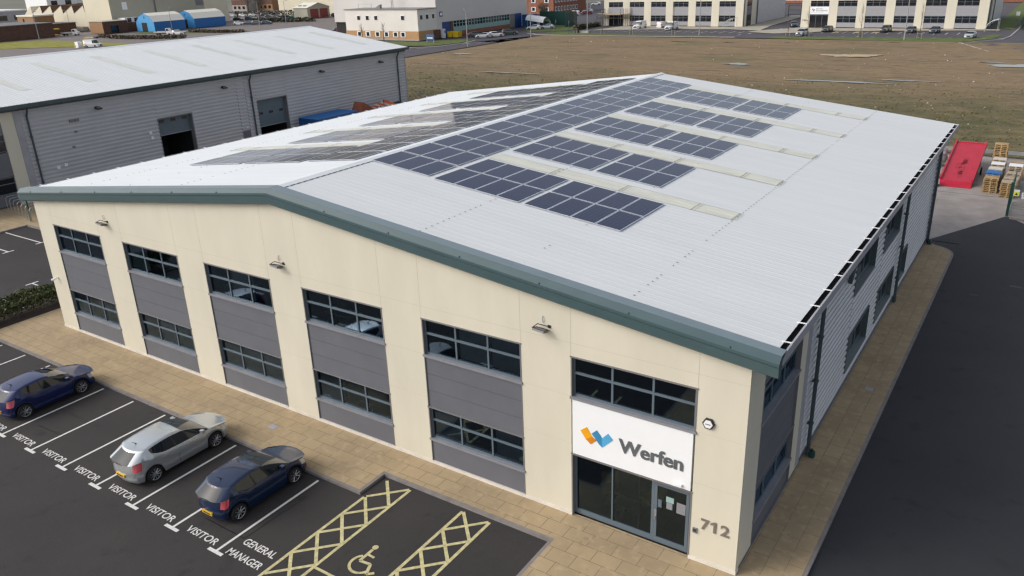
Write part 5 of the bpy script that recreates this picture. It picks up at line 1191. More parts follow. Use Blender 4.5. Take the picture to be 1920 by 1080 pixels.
# ------------------------------------------------------------------ white works with tan brick base
t = thing('works_building', 'white office block on tan brick base joined to a tall grey-white hall', 'building', (-115, 155, 0)); o = (-115, 155, 0)
w = MB(); w.box(-129.6, -103, 155, 163, 2.45, 7.95, 'white_wall'); w.build('office_wall', t, o)
w = MB(); w.box(-129.7, -102.9, 154.9, 163, 0, 2.45, 'brick_tan'); w.box(-129.75, -102.85, 154.85, 163.01, 0, .45, 'kerb_pale'); w.box(-103.2, -102.8, 161.2, 164.2, .0, 2.3, 'brick_dark'); w.build('brick_base', t, o)
w = MB(); w.box(-129.8, -102.8, 154.8, 163, 7.951, 8.15, 'trim'); w.build('parapet', t, o)
w = MB(); w.box(-142, -103.01, 163.01, 209, 4.1, 15, 'white_wall2'); w.box(-142, -103.6, 163.5, 209, 0, 4.1, 'black'); w.box(-103.5, -103.01, 163.01, 165.3, 0, 4.1, 'white_wall2'); w.box(-103.5, -103.01, 169.2, 170.4, 0, 4.1, 'brick_dark'); w.box(-103.5, -103.01, 170.4, 199, 0, 1.2, 'brick'); w.box(-103.5, -103.01, 199, 202, 0, 4.1, 'kerb'); w.box(-103.5, -103.01, 206, 209, 0, 4.1, 'white_wall2'); w.build('hall_wall', t, o)
w = MB(); w.box(-103.4, -103.05, 170.4, 198.9, 1.2, 2.5, 'pale_green'); w.box(-103.4, -103.06, 170.4, 198.9, 2.5, 4.05, 'dark_win')
for k in range(21): y = 170.4+k*1.425; w.box(-103.3, -102.98, y, y+.22, 1.25, 4.02, 'pale_green')
w.box(-103.3, -102.97, 170.4, 198.9, 3.3, 3.42, 'pale_green'); w.build('strip_window', t, o)
def wwin(pts, f=True):
    q = MB()
    q.box(*pts[0], 'white'); q.box(*pts[1], 'dark_win'); q.build('window', t, o)
for x in (-125, -121.7, -118.5, -108.8): wwin([(x-.1, x+1.3, 154.93, 155.0, 5.3, 6.6), (x+.05, x+1.15, 154.9, 154.94, 5.35, 6.4)])
for x in (-125.3, -122.1, -118.5, -115.2, -111.9, -109.2): wwin([(x-.1, x+1.7, 154.83, 154.9, .9, 2.3), (x+.25, x+1.35, 154.8, 154.84, 1.05, 2.1)])
for y in (156.0, 158.5, 161.1): wwin([(-103.0, -102.95, y-.1, y+1.15, 5.3, 6.75), (-102.96, -102.92, y, y+1.0, 5.4, 6.5)])
for y0, y1 in ((165.35, 169.15), (202.1, 205.9)):
    q = MB()
    for k in range(10): q.box(-103.4, -103.1, y0, y1, k*.41+.005, k*.41+.40, 'blue_door')
    q.build('roller_door', t, o)
q = MB(); q.box(-103, -102.9, 164.4, 165.7, 5.6, 6.9, 'pink'); q.box(-102.9, -102.87, 164.6, 165.5, 5.9, 6.6, 'signwhite'); one('wall_sign', 'small purple and white sign on the grey-white hall wall', 'sign', q, (-103, 165, 5.6))
q = MB(); q.tube([(-127, 158, 8.1), (-127, 158, 9.4)], .05, 'steel', 5); q.tube([(-122, 158, 8.1), (-122, 158, 9.4)], .05, 'steel', 5); q.tube([(-127, 158, 9.4), (-122, 158, 9.4)], .05, 'steel', 5); q.prism([(-121, 158, 8.15), (-119, 158, 9.2), (-118.6, 158, 9.2), (-118.8, 158, 8.15)], (0, .6, 0), 'trim'); q.build('roof_frame', t, o)
t2 = t
q = MB(); q.tube([(-117.2, 161, 8.1), (-117.2, 161, 13)], .08, 'steel', 5); q.tube([(-116.6, 161, 8.1), (-116.6, 161, 13)], .08, 'steel', 5)
for k in range(8): q.tube([(-117.2, 161, 8.4+k*.6), (-116.6, 161, 8.7+k*.6)], .05, 'steel', 4)
q.build('mast', t, o)
q = MB(); q.prism([(-101.6, 165.8, .1), (-100.2, 165.8, .1), (-100.0, 165.8, 1.6), (-101.8, 165.8, 1.6)], (0, 2.0, 0), 'yellow'); q.prism([(-99.9, 165.9, .1), (-98.3, 165.9, .1), (-98.1, 165.9, 1.6), (-100.0, 165.9, 1.6)], (0, 2.0, 0), 'yellow')
one('yellow_skip', 'bright yellow waste skip in front of the blue shutter door', 'skip', q, (-100, 166, 0))
q = MB(); q.box(-98.0, -95.4, 152.0, 152.12, .5, 2.0, 'cont_blue'); q.box(-97.9, -97.75, 152.0, 152.1, -.1, .5, 'steel'); q.box(-95.65, -95.5, 152, 152.1, -.1, .5, 'steel'); q.box(-97.7, -95.8, 151.97, 152, 1.0, 1.25, 'white'); one('entrance_sign', 'blue board sign standing on the grass by the white works', 'sign', q, (-96.7, 152, 0))
q = MB(); q.box(-102.6, -101.6, 164.3, 164.9, 0, 2.4, 'white'); q.box(-101.59, -101.57, 164.4, 164.8, 1.3, 2.0, 'plastic'); one('white_cabinet', 'white utility cabinet beside the blue shutter door', 'cabinet', q, (-102, 164.6, 0))
for i, x in enumerate((-120.5, -112.5)):
    tt = thing('bare_tree', 'slim bare tree in front of the tan brick base, %s' % ('farther left' if i == 0 else 'nearer the corner'), 'tree', (x, 151.5, 0), 'bare trees by the white works'); oo = (x, 151.5, 0)
    q = MB(); q.tube([(x, 151.5, -.1), (x+.1, 151.5, 2.6), (x, 151.6, 4.6)], [.13, .09, .03], 'bark', 6); q.build('trunk', tt, oo)
    q = MB()
    for k in range(14): a = random.uniform(0, 6.28); z = random.uniform(1.6, 4); q.tube([(x, 151.5, z), (x+.5*math.cos(a), 151.5+.5*math.sin(a), z+.7), (x+.7*math.cos(a), 151.5+.7*math.sin(a), z+1.3)], [.035, .02, .01], 'twig2', 4)
    q.build('crown', tt, oo)

# ------------------------------------------------------------------ left background works
t = thing('hall_building', 'tall plain grey-beige hall behind the blue tents', 'building', (-270, 165, 0)); o = (-270, 165, 0)
w = MB(); w.box(-279.5, -262, 165, 219, 0, 20, 'stone_wall'); w.quad((-279.5, 164.98, 0), (-262, 164.98, 0), (-262, 164.98, 20), (-279.5, 164.98, 20), 'beige_wall'); w.quad((-261.98, 207, 0), (-261.98, 219, 0), (-261.98, 219, 20), (-261.98, 207, 20), 'beige_wall'); w.build('wall', t, o)
q = MB(); q.box(-262, -261.8, 170, 172, 7.5, 10.2, 'white'); q.build('window', t, o)
q = MB(); q.box(-262, -261.8, 203, 206.5, 7.4, 12, 'trim'); q.build('window', t, o)
q = MB(); q.tube([(-261.7, 184, 4), (-261.7, 184, 20)], .25, 'trim', 6); q.build('downpipe', t, o)
q = MB(); q.box(-262, -255, 165.2, 188, 0, 3.1, 'brick_dark'); q.box(-261.9, -257, 167, 188, 3.1, 4.7, 'white'); 
for k in range(7): q.box(-257, -256.9, 168+k*2.9, 169.7+k*2.9, 3.2, 4.6, 'dark_win')
q.build('lean_to', t, o)
q = MB(); q.box(-261, -252.4, 155, 165, 0, 4.05, 'brick_dark'); q.quad((-261, 154.98, 0), (-252.4, 154.98, 0), (-252.4, 154.98, 3.9), (-261, 154.98, 3.9), 'brick_tan2'); q.box(-261.2, -252.2, 154.8, 165.0, 4.05, 4.25, 'stone_wall'); q.box(-252.4, -252.3, 158, 161, .2, 2.6, 'dark_win'); q.build('brick_porch', t, o)
t = thing('sawtooth_factory', 'cream sawtooth-roofed factory with five pointed gables at the far left', 'building', (-300, 165, 0)); o = (-300, 165, 0)
for k in range(5):
    x0 = -319.3+k*7.95; q = MB(); q.prism([(x0, 165, 0), (x0+7.9, 165, 0), (x0+7.9, 165, 6.4), (x0+7.2, 165, 9.4), (x0, 165, 6.4)], (0, 24, 0), 'beige_wall'); q.build('gable_bay', t, o)
    r = MB(); r.quad((x0+7.25, 164.9, 9.42), (x0+7.25, 189, 9.42), (x0-.05, 189, 6.45), (x0-.05, 164.9, 6.45), 'tent_white'); r.quad((x0+7.93, 165.05, 6.45), (x0+7.93, 189, 6.45), (x0+7.28, 189, 9.38), (x0+7.28, 165.05, 9.38), 'brick_dark'); r.build('tooth_roof', t, o)
q = MB(); q.prism([(-326, 165, 0), (-319.4, 165, 0), (-319.4, 165, 9.2), (-320, 165, 9.2), (-326, 165, 5.6)], (0, 24, 0), 'beige_wall'); q.build('gable_bay', t, o)
q = MB(); q.box(-290, -279.6, 163, 164.9, 0, 1.6, 'kerb_pale'); q.build('low_wall', t, o)
def block(name, label, x0, x1, y0, y1, h, m, capm='roof_grey', cap=.25, wins=(), grp=None):
    t = thing(name, label, 'building', ((x0+x1)/2, (y0+y1)/2, 0), grp); o = ((x0+x1)/2, (y0+y1)/2, 0)
    q = MB(); q.box(x0, x1, y0, y1, -.1, h, m); q.build('wall', t, o); q = MB(); q.box(x0-.2, x1+.2, y0-.2, y1+.2, h, h+cap, capm); q.build('roof', t, o)
    for wn in wins: q = MB(); q.box(*wn, 'dark_win'); q.build('window', t, o)
    return t
block('brick_building', 'low dark brick building with flat grey roof at the left edge', -288, -262, 112, 142, 4.6, 'brick_dark')
block('brick_building', 'small brick store with a yellow band beside the flatbed truck', -290, -279, 145, 160, 3.4, 'brick_dark')
block('brick_office', 'orange brick office with pale canopy before the sawtooth factory', -302, -290, 150, 158, 6.2, 'brick_tan2', 'tent_white', .5, [(-298, -297, 149.9, 150, 4.2, 5.4)])
block('grey_hall', 'blue-grey hall with white roof edge at the top left corner', -372, -343, 150, 175, 7.2, 'light_trim', 'white', .5, [(-343, -342.9, 153+k*8, 158+k*8, 3.5, 5.5) for k in range(3)]+[(-362+k*9, -357+k*9, 149.9, 150, 3.2, 5) for k in range(2)])
block('white_house', 'white block with two windows above the sawtooth factory', -392, -372, 200, 215, 11.5, 'white', 'roof_grey', .3, [(-372, -371.9, 202, 205, 7, 10), (-372, -371.9, 209, 212, 7, 10)])
block('brick_building', 'long dark brick roofscape behind the sawtooth factory', -420, -325, 215, 250, 8, 'brick_dark')
# blue tents
def tent(y0, y1, label):
    t = thing('storage_tent', label, 'tent', (-243.5, y0, 0), 'blue storage tents'); o = (-243.5, y0, 0)
    pr = [(-249, 0), (-249, 3.4), (-246.6, 5.5), (-243.5, 6.4), (-240.4, 5.5), (-238, 3.4), (-238, 0)]
    q = MB(); q.poly([(x, y0, z) for x, z in pr][::-1], 'tent_light'); q.build('gable', t, o); q = MB(); q.poly([(x, y1, z) for x, z in pr], 'tent_light'); q.build('gable', t, o)
    q = MB(); q.quad((-238, y0, 0), (-238, y1, 0), (-238, y1, 3.4), (-238, y0, 3.4), 'tent_blue'); q.quad((-249, y0, 3.4), (-249, y1, 3.4), (-249, y1, 0), (-249, y0, 0), 'tent_blue'); q.build('side_wall', t, o)
    q = MB()
    for (xa, za), (xb, zb) in zip(pr[1:5], pr[2:6]): q.quad((xa, y0-.1, za+.02), (xb, y0-.1, zb+.02), (xb, y1+.1, zb+.02), (xa, y1+.1, za+.02), 'tent_white')
    q.build('roof', t, o)
    q = MB(); q.box(-245.6, -242.4, y0-.06, y0-.01, 0, 3.1, 'black'); q.build('doorway', t, o); q = MB(); q.prism([(-244.1, y0-.05, 4.6), (-243.0, y0-.05, 4.6), (-243.5, y0-.05, 5.6)], (0, .04, 0), 'cont_blue'); q.build('emblem', t, o)
tent(166.3, 179.5, 'blue storage tent with cream roof, nearer left one'); tent(183.6, 198, 'blue storage tent with cream roof, right-hand one')
# garage with maroon doors
t = thing('garage_building', 'small beige garage with two maroon doors and pitched roof', 'building', (-236, 242, 0)); o = (-236, 242, 0)
q = MB(); q.prism([(-232, 236, 0), (-232, 249, 0), (-232, 249, 4.2), (-232, 242.5, 6.0), (-232, 236, 4.2)], (-8.5, 0, 0), 'stone_wall'); q.build('wall', t, o)
q = MB(); q.prism([(-231.7, 235.7, 4.2), (-231.7, 242.5, 6.1), (-231.7, 242.5, 6.25), (-231.7, 235.7, 4.35)], (-9, 0, 0), 'tent_white'); q.prism([(-231.7, 249.3, 4.2), (-231.7, 249.3, 4.35), (-231.7, 242.5, 6.25), (-231.7, 242.5, 6.1)], (-9, 0, 0), 'tent_white'); q.box(-239, -237.8, 237.5, 240, 4.95, 5.25, 'roof_grey'); q.box(-236, -234.8, 237.5, 240, 4.95, 5.25, 'roof_grey'); q.build('roof', t, o)
for y in (237.6, 243.2): q = MB(); q.box(-232, -231.9, y, y+4.6, 0, 3.7, 'maroon_door'); q.build('door', t, o)
t = block('hall_building', 'huge cream hall filling the skyline behind the garage', -284, -150, 266, 300, 18, 'beige_wall', 'roof_grey', .3)
# red brick office
t = thing('brick_office', 'red brick office with rows of white framed windows behind parked cars', 'building', (-138, 264, 0)); o = (-138, 264, 0)
q = MB(); q.box(-152, -126, 264, 290, 0, 8.5, 'brick'); q.build('wall', t, o); q = MB(); q.box(-152.5, -125.5, 263.5, 290.5, 8.5, 9, 'roof_grey'); q.build('roof', t, o)
for z in (1.0, 4.2):
    for k in range(8): y = 265.2+k*2.3; q = MB(); q.box(-126, -125.9, y, y+1.3, z, z+1.7, 'white'); q.box(-125.9, -125.87, y+.25, y+1.05, z+.25, z+1.5, 'dark_win'); q.build('window', t, o)
    for x in (-130, -136): q = MB(); q.box(x, x+1.9, 263.9, 264, z, z+1.7, 'white'); q.box(x+.3, x+1.5, 263.87, 263.9, z+.25, z+1.5, 'dark_win'); q.build('window', t, o)
# green screen fence and white canopy beside the works
q = MB(); q.box(-100, -86.5, 212, 212.15, 0, 4.2, 'green_steel'); q.box(-86.65, -86.5, 205, 212, 0, 4.2, 'green_steel')
for k in range(7): q.box(-100+k*2.2, -99.85+k*2.2, 211.9, 212, 0, 4.5, 'green_steel')
one('green_fence', 'tall dark green screen fence right of the white works', 'fence', q, (-93, 212, 0))
q = MB()
for k in range(6): a = math.radians(k*30); b = math.radians(k*30+30); q.quad((-99, 204+3*math.cos(a)*.7, 2.2+1.5*math.sin(a)), (-92, 203+3*math.cos(a)*.7, 1.5+1.5*math.sin(a)), (-92, 203+3*math.cos(b)*.7, 1.5+1.5*math.sin(b)), (-99, 204+3*math.cos(b)*.7, 2.2+1.5*math.sin(b)), 'white')
for x in (-98.5, -92.5): q.tube([(x, 202.2, 0), (x, 202.2, 2.2)], .1, 'steel', 5); q.tube([(x, 205.4, 0), (x, 205.4, 2.2)], .1, 'steel', 5)
one('canopy', 'curved white canopy roof beside the green screen fence', 'canopy', q, (-95, 204, 0))
q = MB(); q.box(-103, -99.5, 206.2, 209.6, -.1, 3.4, 'cont_blue'); q.box(-103.05, -99.45, 206.15, 209.65, 3.4, 3.5, 'blue_door'); one('storage_container', 'dark blue storage container at the far corner of the works', 'container', q, (-101, 208, 0))
# hedges, low rails
def low_hedge(label, pts, h, wd):
    q = MB(); random.seed(len(label)); t = thing('hedge', label, 'hedge', (*pts[0], 0), 'low hedges in the far car parks')
    for (ax, ay), (bx, by) in zip(pts[:-1], pts[1:]):
        n = int(math.hypot(bx-ax, by-ay)*45)
        for k in range(n):
            u = random.random(); x = ax+(bx-ax)*u+random.uniform(-wd, wd)/2; y = ay+(by-ay)*u+random.uniform(-wd, wd)/2; z = random.uniform(-.1, h); s = random.uniform(.15, .32); a = Vector((random.gauss(0, 1), random.gauss(0, 1), random.gauss(0, 1))).normalized(); c = a.orthogonal()*s; d = a.cross(c.normalized())*s; p = Vector((x, y, z)); q.quad(p-c, p-d, p+c, p+d, ('leaf' if random.random() < .6 else 'soil') if 'scrub' not in label else random.choice(('twig2', 'twig2', 'leaf', 'twig')))
    q.build('foliage', t, (*pts[0], 0))
low_hedge('long dark low hedge before the garage yard', [(-240, 213), (-222, 219), (-214, 222.5)], 1.6, 1.6); low_hedge('dark low hedge left of the unit with vans', [(-78, 196), (-78, 211)], 1.1, 1.6); low_hedge('scrubby brown hedge by the grass before the blue tents', [(-238, 145), (-222, 142), (-207, 144), (-197, 149)], .9, 2.2); low_hedge('dark scrub at the left edge below the lawn', [(-262, 116), (-240, 105)], 1.2, 3); low_hedge('scrubby hedge beyond the pickup truck', [(-221, 169), (-205, 169), (-196, 172)], .7, 2.0); low_hedge('dark hedge bordering the far top car park', [(-330, 235), (-255, 262)], 2.2, 2.5)
# lamp posts
def lamp(x, y, h, label, rz_=0):
    t = thing('lamp_post', label, 'lamp post', (x, y, 0), 'lamp posts', rz_)
    q = MB(); q.tube([(0, 0, -.1), (0, 0, h*.35), (0, 0, h)], [.14, .11, .07], 'lamp_metal', 8); q.build('pole', t)
    q = MB(); q.tube([(0, 0, h), (.5, 0, h+.12), (.9, 0, h+.14)], [.06, .06, .09], 'lamp_metal', 6); q.box(.7, 1.35, -.16, .16, h+.05, h+.19, 'lamp_metal'); q.build('lamp_head', t)
for x, y, h, l in ((-79.5, 145.2, 8.5, 'tall lamp post at the field edge before the white works'), (-77.3, 170.7, 8.9, 'tall lamp post at the bend of the far road'), (-69, 186.9, 9.5, 'tall lamp post on the verge left of the unit with vans'), (-35.9, 185.6, 9.5, 'tall lamp post before the right half of the unit with vans'), (13.2, 179.7, 9, 'lamp post on the verge before the far right unit'), (-196, 191.7, 9, 'lamp post behind the warehouse ridge, left of the garage'), (-252, 131, 9, 'leaning lamp post on the lawn before the brick building'), (-236, 172, 8, 'lamp post between the two blue tents'), (-205, 187, 9, 'lamp post in the open yard right of the blue tents'), (-112, 268, 11, 'lamp post beside the red brick office'), (-280, 158, 8, 'lamp post before the sawtooth factory')): lamp(x, y, h, l, random.uniform(0, 6))
for x, y, l in ((-73.2, 184, 'thin dark signal pole at the far road bend'), (-77, 180.5, 'thin short pole on the kerb of the far bend'), (-79.5, 187.5, 'thin post at the verge corner by the far road')):
    q = MB(); q.tube([(x, y, -.1), (x, y, 3.4)], .07, 'pipe', 6); q.box(x-.12, x+.12, y-.1, y+.1, 2.6, 3.4, 'pipe'); one('post', l, 'post', q, (x, y, 0), 'posts at the far road')
q = MB(); q.tube([(-71.5, 186.2, -.1), (-71.5, 186.2, 1.2)], .25, 'plastic', 8); one('bollard', 'short black bollard on the verge by the far road bend', 'bollard', q, (-71.5, 186.2, 0)); q = MB(); q.box(-70.6, -68.2, 186, 187.2, -.05, .5, 'kerb_pale'); one('planter', 'low pale planter beside the black bollard', 'planter', q, (-69.4, 186.6, 0))
# young staked trees
def young_tree(x, y, h, label, grp='young bare trees on the verge'):
    t = thing('bare_tree', label, 'tree', (x, y, 0), grp); o = (x, y, 0)
    q = MB(); q.tube([(x, y, -.1), (x+.05, y, h*.4), (x, y, h)], [.08, .06, .02], 'bark', 6); q.build('trunk', t, o)
    q = MB()
    for k in range(26):
        z = h*random.uniform(.3, .92); a = random.uniform(0, 6.28); r_ = .10*h*(1.15-z/h)*random.uniform(.6, 1.3); q.tube([(x, y, z), (x+r_*math.cos(a), y+r_*math.sin(a), z+.07*h), (x+r_*1.2*math.cos(a), y+r_*1.2*math.sin(a), z+.18*h)], [.022, .014, .008], 'twig2', 4)
    q.build('crown', t, o)
    q = MB()
    for d in (-.45, .45): q.tube([(x+d, y, -.1), (x+d, y, 1.3)], .045, 'wood_grey', 5)
    q.tube([(x-.45, y, 1.1), (x+.45, y, 1.1)], .03, 'wood_grey', 4); q.build('stake', t, o)
for x, y, h, l in ((-71.5, 184.6, 6.5, 'young bare tree beside the black bollard'), (-63, 184.4, 5.5, 'young bare tree before the scaffolded entrance'), (-54.5, 184.6, 6.5, 'young bare tree before the middle white van'), (-42.5, 184.4, 7.5, 'tall young bare tree right of the white vans'), (-9, 185.5, 6.8, 'young bare tree right of the white sign'), (3, 185, 7, 'young bare tree before the dark people carrier'), (15.5, 184, 7, 'young bare tree before the dark teal car'), (-14, 187, 3.5, 'small young tree before the far right unit entrance')): young_tree(x, y, h, l)
# bare trees and houses on the skyline
def wild_tree(x, y, h, label):
    t = thing('bare_tree', label, 'tree', (x, y, 0), 'bare trees on the skyline'); o = (x, y, 0)
    q = MB(); q.tube([(x, y, -.2), (x+.2, y, h*.35), (x, y+.3, h*.8)], [.35, .25, .06], 'bark', 6)
    tips = []
    for k in range(9):
        a = k*.7+random.random(); z = h*random.uniform(.25, .55); e = Vector((x+h*.28*math.cos(a), y+h*.28*math.sin(a), z+h*.35)); q.tube([(x, y, z), (x+h*.14*math.cos(a), y+h*.14*math.sin(a), z+h*.15), e], [.14, .09, .03], 'bark', 5); tips.append(e)
    q.build('trunk', t, o); q = MB()
    for k in range(420):
        e = random.choice(tips); p = e+Vector((random.gauss(0, h*.09), random.gauss(0, h*.09), random.gauss(-.05*h, h*.1))); d = Vector((random.gauss(0, 1), random.gauss(0, 1), random.gauss(.6, 1))).normalized()*random.uniform(.5, 1.2); c = d.orthogonal().normalized()*.05; q.quad(p-c, p+c, p+d+c*.4, p+d-c*.4, 'twig2' if k % 3 else 'leaf')
    q.build('crown', t, o)
random.seed(31)
for x, y, h, l in ((-300, 268, 10, 'bare tree above the packed car park, left one'), (-318, 275, 12, 'bare tree above the packed car park, behind the left one'), (-289, 275, 9, 'small bare tree left of the terraced houses'), (-286, 305, 11, 'bare tree before the brown gabled house'), (-270, 300, 9, 'bare tree before the white terraced houses'), (-262, 309, 10, 'bare tree at the right end of the white terraces'), (-120, 247, 5, 'dark bushy tree beside the red brick office')): wild_tree(x, y, h, l)
def house(x, y, wx, d, h, wallm, label, gable=False):
    t = thing('terraced_house', label, 'house', (x, y, 0), 'houses on the skyline'); o = (x, y, 0)
    q = MB(); q.box(x, x+wx, y, y+d, -.2, h, wallm); q.box(x-.02, x+wx+.02, y-.05, y, h*.5, h-.4, 'brick_dark'); q.build('wall', t, o)
    q = MB(); q.prism([(x+wx+.3, y-.4, h), (x+wx+.3, y+d+.4, h), (x+wx+.3, y+d/2, h+3)], (-wx-.6, 0, 0), 'brick_dark'); q.build('roof', t, o)
    for k in range(3): q = MB(); q.box(x+wx*(.12+.3*k), x+wx*(.28+.3*k), y-.12, y-.05, .9, 2.4, 'dark_win'); q.build('window', t, o)
    q = MB(); q.box(x+wx*.8, x+wx*.9, y+d*.4, y+d*.6, h+1, h+4, 'brick'); q.build('chimney', t, o)
for i, (x, y, m_, l) in enumerate(((-352, 292, 'kerb_pale', 'house with pale front at the left of the skyline terrace'), (-340, 300, 'brick_tan2', 'brown fronted terraced house on the skyline'), (-325, 312, 'white', 'white fronted terraced house on the skyline, left'), (-312, 318, 'white', 'white fronted terraced house on the skyline, right'))): house(x, y, 12, 9, 6, m_, l)
# ------------------------------------------------------------------ far vehicles
P_ = {}
def proto_car(k, sp):
    P_[k] = make_car(sp, 'p_white', {'van': 'panel_van', 'svan': 'panel_van'}.get(k, 'parked_car'), 'x', 'van' if 'van' in k else 'car', (0, 0, 0), 0, None, 1)
for k, sp in (('hatch', HATCH), ('saloon', SALOON), ('suv', SUV), ('van', VAN), ('svan', SVAN)): proto_car(k, sp)
used = set()
def far_car(k, pm, x, y, deg, label, grp):
    sp = dict(hatch=HATCH, saloon=SALOON, suv=SUV, van=VAN, svan=SVAN)[k]
    c = P_[k] if k not in used else copy_tree(P_[k]); used.add(k)
    c['label'] = label; c['group'] = grp; a = math.radians(deg); L = sp['L']
    c.location = (x-math.cos(a)*L/2, y-math.sin(a)*L/2, -.14); c.rotation_euler = (0, 0, a)
    for ch in c.children:
        if ch.name.split('.')[0] == 'body' or (ch.name.startswith('rear_window') and 'van' in k): ch.material_slots[0].link = 'OBJECT'; ch.material_slots[0].material = M[pm]
    return c
G1 = 'vehicles before the far business units'; G2 = 'vehicles by the white works'; G3 = 'cars near the red brick office'; G4 = 'cars in the packed far car park'; G5 = 'vehicles in the left yard'
far_car('van', 'p_white', -60.9, 203.4, -95, 'white panel van facing the camera, leftmost of the three vans', G1); far_car('svan', 'p_white', -55.5, 207.2, 85, 'small white van showing its rear doors, between the other two vans', G1); far_car('van', 'p_white', -50.3, 201.5, -95, 'white panel van facing the camera, rightmost of the three vans', G1)
far_car('saloon', 'p_steel', -20.6, 215.5, -70, 'dark blue car on the road beside the far right unit', G1); far_car('suv', 'p_pale', -11.0, 188.4, -95, 'pale silver people carrier alone on the near side of the lot', G1); far_car('hatch', 'p_black', -8.0, 200.4, -95, 'black hatchback before the far entrance pillar', G1); far_car('suv', 'p_black', 5.5, 201.2, -95, 'black people carrier under the third pillar of the far right unit', G1); far_car('hatch', 'p_grey', 11.2, 200.2, -95, 'grey hatchback right of the black people carrier', G1); far_car('hatch', 'p_steel', 16.3, 200.6, -95, 'steel blue hatchback under the right windows of the far unit', G1); far_car('saloon', 'p_pale', 25.0, 188.4, -95, 'silver saloon at the right end of the near lot row', G1)
far_car('saloon', 'p_grey', -95.5, 170.5, 40, 'dark grey car partly behind the yellow skip', G2); far_car('hatch', 'p_pale', -90.8, 167.8, 205, 'silver hatchback before the strip windows of the works', G2); far_car('hatch', 'p_white', -89.5, 171.8, 40, 'white hatchback next to the silver hatchback by the works', G2); far_car('suv', 'p_green', -89.0, 178.0, 35, 'dark green estate car right of the white hatchback', G2); far_car('hatch', 'p_white', -92.0, 195.5, 205, 'white hatchback before the curved canopy', G2); far_car('saloon', 'p_pale', -89.5, 199.3, 205, 'pale saloon behind the white hatchback by the canopy', G2)
far_car('saloon', 'p_black', -117.0, 254.0, 195, 'black saloon before the red brick office windows', G3); far_car('svan', 'p_white', -114.5, 259.5, 200, 'white van beside the black saloon at the brick office', G3); far_car('hatch', 'p_maroon', -112.5, 266, 200, 'maroon hatchback behind the white van at the brick office', G3); far_car('hatch', 'p_pale', -117.5, 276.0, 200, 'pale hatchback right of the brick office', G3); far_car('saloon', 'p_grey', -109, 276.5, 200, 'dark grey saloon in the row right of the brick office', G3); far_car('suv', 'p_white', -104.0, 282.0, 200, 'white estate car close to the unit with vans', G3); far_car('hatch', 'p_white', -143.0, 331, 200, 'white car high up at the top of the lot by the brick office', G3); far_car('hatch', 'p_maroon', -129, 330, 200, 'maroon car at the top of the lot by the brick office', G3)
cols_ = ['p_black', 'p_steel', 'p_grey', 'p_navy']
for i, (x, y, pm, l) in enumerate(((-234, 201, 'p_white', 'white car in front row right of the tents'), (-230, 203, 'p_steel', 'steel blue car in the front row, second'), (-226.5, 204, 'p_grey', 'grey car in the front row, third'), (-223.5, 206, 'p_steel', 'blue-grey car ending the front row'), (-263, 224, 'p_black', 'black car in the middle row, first'), (-257.5, 226, 'p_steel', 'dark blue car in the middle row, second'), (-252, 228, 'p_black', 'black car in the middle row, third'), (-247, 231, 'p_grey', 'dark grey car ending the middle row'), (-294, 246, 'p_pale', 'silver car in the back row by the hedge, first'), (-289, 248, 'p_white', 'white car in the back row by the hedge, second'), (-284, 250, 'p_pale', 'pale car in the back row by the hedge, third'), (-278, 252, 'p_green', 'green-grey car ending the back row'), (-262, 240.5, 'p_grey', 'grey car behind the low wall, first'), (-257.5, 241.5, 'p_navy', 'navy car behind the low wall, second'), (-253, 242.5, 'p_black', 'black car behind the low wall, third'), (-248, 243.5, 'p_teal', 'turquoise car behind the low wall, by the hut'))):
    far_car(('hatch', 'saloon', 'suv')[i % 3], pm, x, y, 20+(i % 4)*3, l, G4)
for i, (x, y, l) in enumerate(((-229, 250, 'dark car beside the garage doors, left'), (-226, 252.5, 'dark car beside the garage doors, middle'), (-222.5, 255, 'dark car beside the garage doors, right'))): far_car(('suv', 'hatch', 'saloon')[i], cols_[i], x, y, 30, l, G4)
far_car('hatch', 'p_navy', -156, 178.5, 20, 'navy car peeping over the warehouse roof by the white works', G2); far_car('saloon', 'p_black', -151, 175.5, 20, 'black car peeping over the warehouse roof by the white works', G2)
far_car('suv', 'p_white', -213, 158.6, 25, 'white off-roader before the nearer blue tent', G5); far_car('van', 'p_white', -197.3, 118.2, 25, 'white platform van with a yellow boom on its roof', G5)
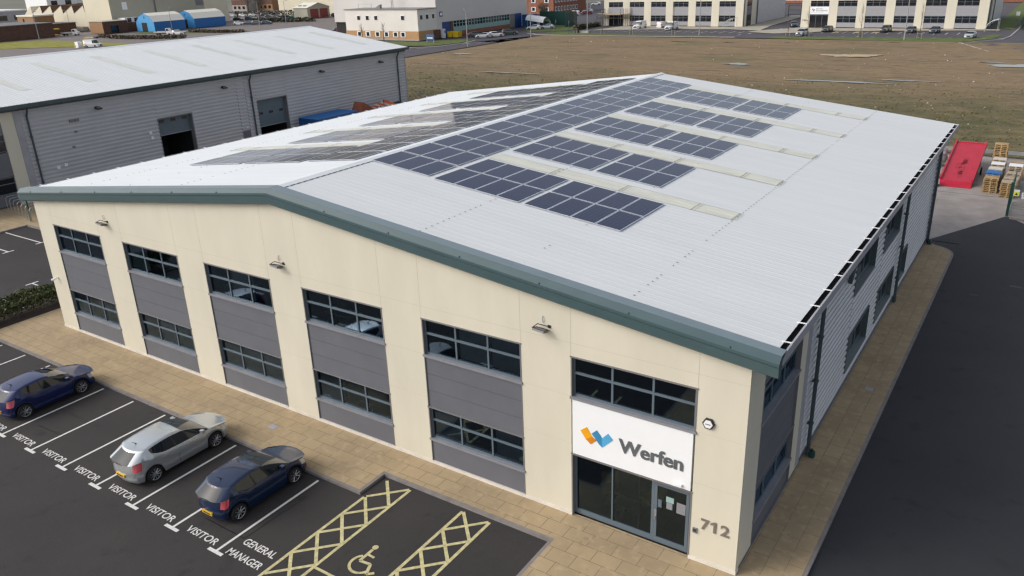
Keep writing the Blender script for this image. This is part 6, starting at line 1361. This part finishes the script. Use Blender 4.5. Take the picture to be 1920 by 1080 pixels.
q = MB(); q.tube([(-199.5, 117.2, 2.0), (-199.3, 117.3, 2.5), (-195.6, 119.2, 2.75)], [.14, .16, .12], 'yellow', 6); q.box(-196.6, -195.4, 118.4, 119.3, 2.35, 2.85, 'plastic'); one('lift_boom', 'yellow folded access boom on the roof of the platform van', 'boom', q, (-197.5, 118, 1.9))
q = MB(); q.box(-201.8, -200.2, 115.3, 116.5, -.1, 1.5, 'white'); q.box(-202, -201.6, 115.2, 116, -.1, .6, 'yellow'); one('utility_cabinet', 'white cabinet with yellow base behind the platform van', 'cabinet', q, (-201, 116, 0))
def truck(x, y, deg, label):
    t = thing('flatbed_truck', label, 'truck', (x, y, -.15), G5, math.radians(deg))
    q = MB(); q.prism([(1.9, -.95, .5), (3.9, -.95, .5), (3.9, -.95, 1.2), (3.2, -.95, 1.35), (2.7, -.95, 2.2), (1.9, -.95, 2.25)], (0, 1.9, 0), 'p_white'); q.build('cab', t)
    q = MB(); q.prism([(2.80, -.97, 1.4), (3.1, -.97, 1.4), (2.7, -.97, 2.1), (2.1, -.97, 2.1), (2.1, -.97, 1.4)], (0, 1.94, 0), 'dark_win'); q.build('side_window', t)
    q = MB(); q.box(-2.6, 1.8, -1.0, 1.0, .75, .9, 'light_trim'); q.box(-2.6, 1.8, -1.0, -.94, .9, 1.25, 'wood_white'); q.box(-2.6, 1.8, .94, 1.0, .9, 1.25, 'wood_white'); q.box(1.72, 1.8, -.9, .9, .9, 2.1, 'steel'); q.build('flatbed', t)
    q = MB(); q.box(-2.5, 3.6, -.5, .5, .45, .74, 'plastic'); q.build('chassis', t)
    for xx in (-1.4, 3.0):
        for s in (-1, 1): q = MB(); q.tube([(xx, s*.72, .36), (xx, s*.95, .36)], .36, 'tyre', 12); q.build('wheel', t)
truck(-262, 147.2, 28, 'pale flatbed truck before the small brick store'); truck(-219.5, 156.6, 25, 'white dropside truck beside the white off-roader')
q = MB(); q.box(-271, -268, 143.4, 143.7, .3, 2.4, 'yellow'); q.box(-268, -266.5, 143.8, 146.5, 2.0, 2.5, 'yellow'); q.box(-271, -266.6, 143.7, 146.4, -.1, .3, 'yellow'); one('yellow_container', 'yellow container behind the flatbed truck', 'container', q, (-269, 145, 0))
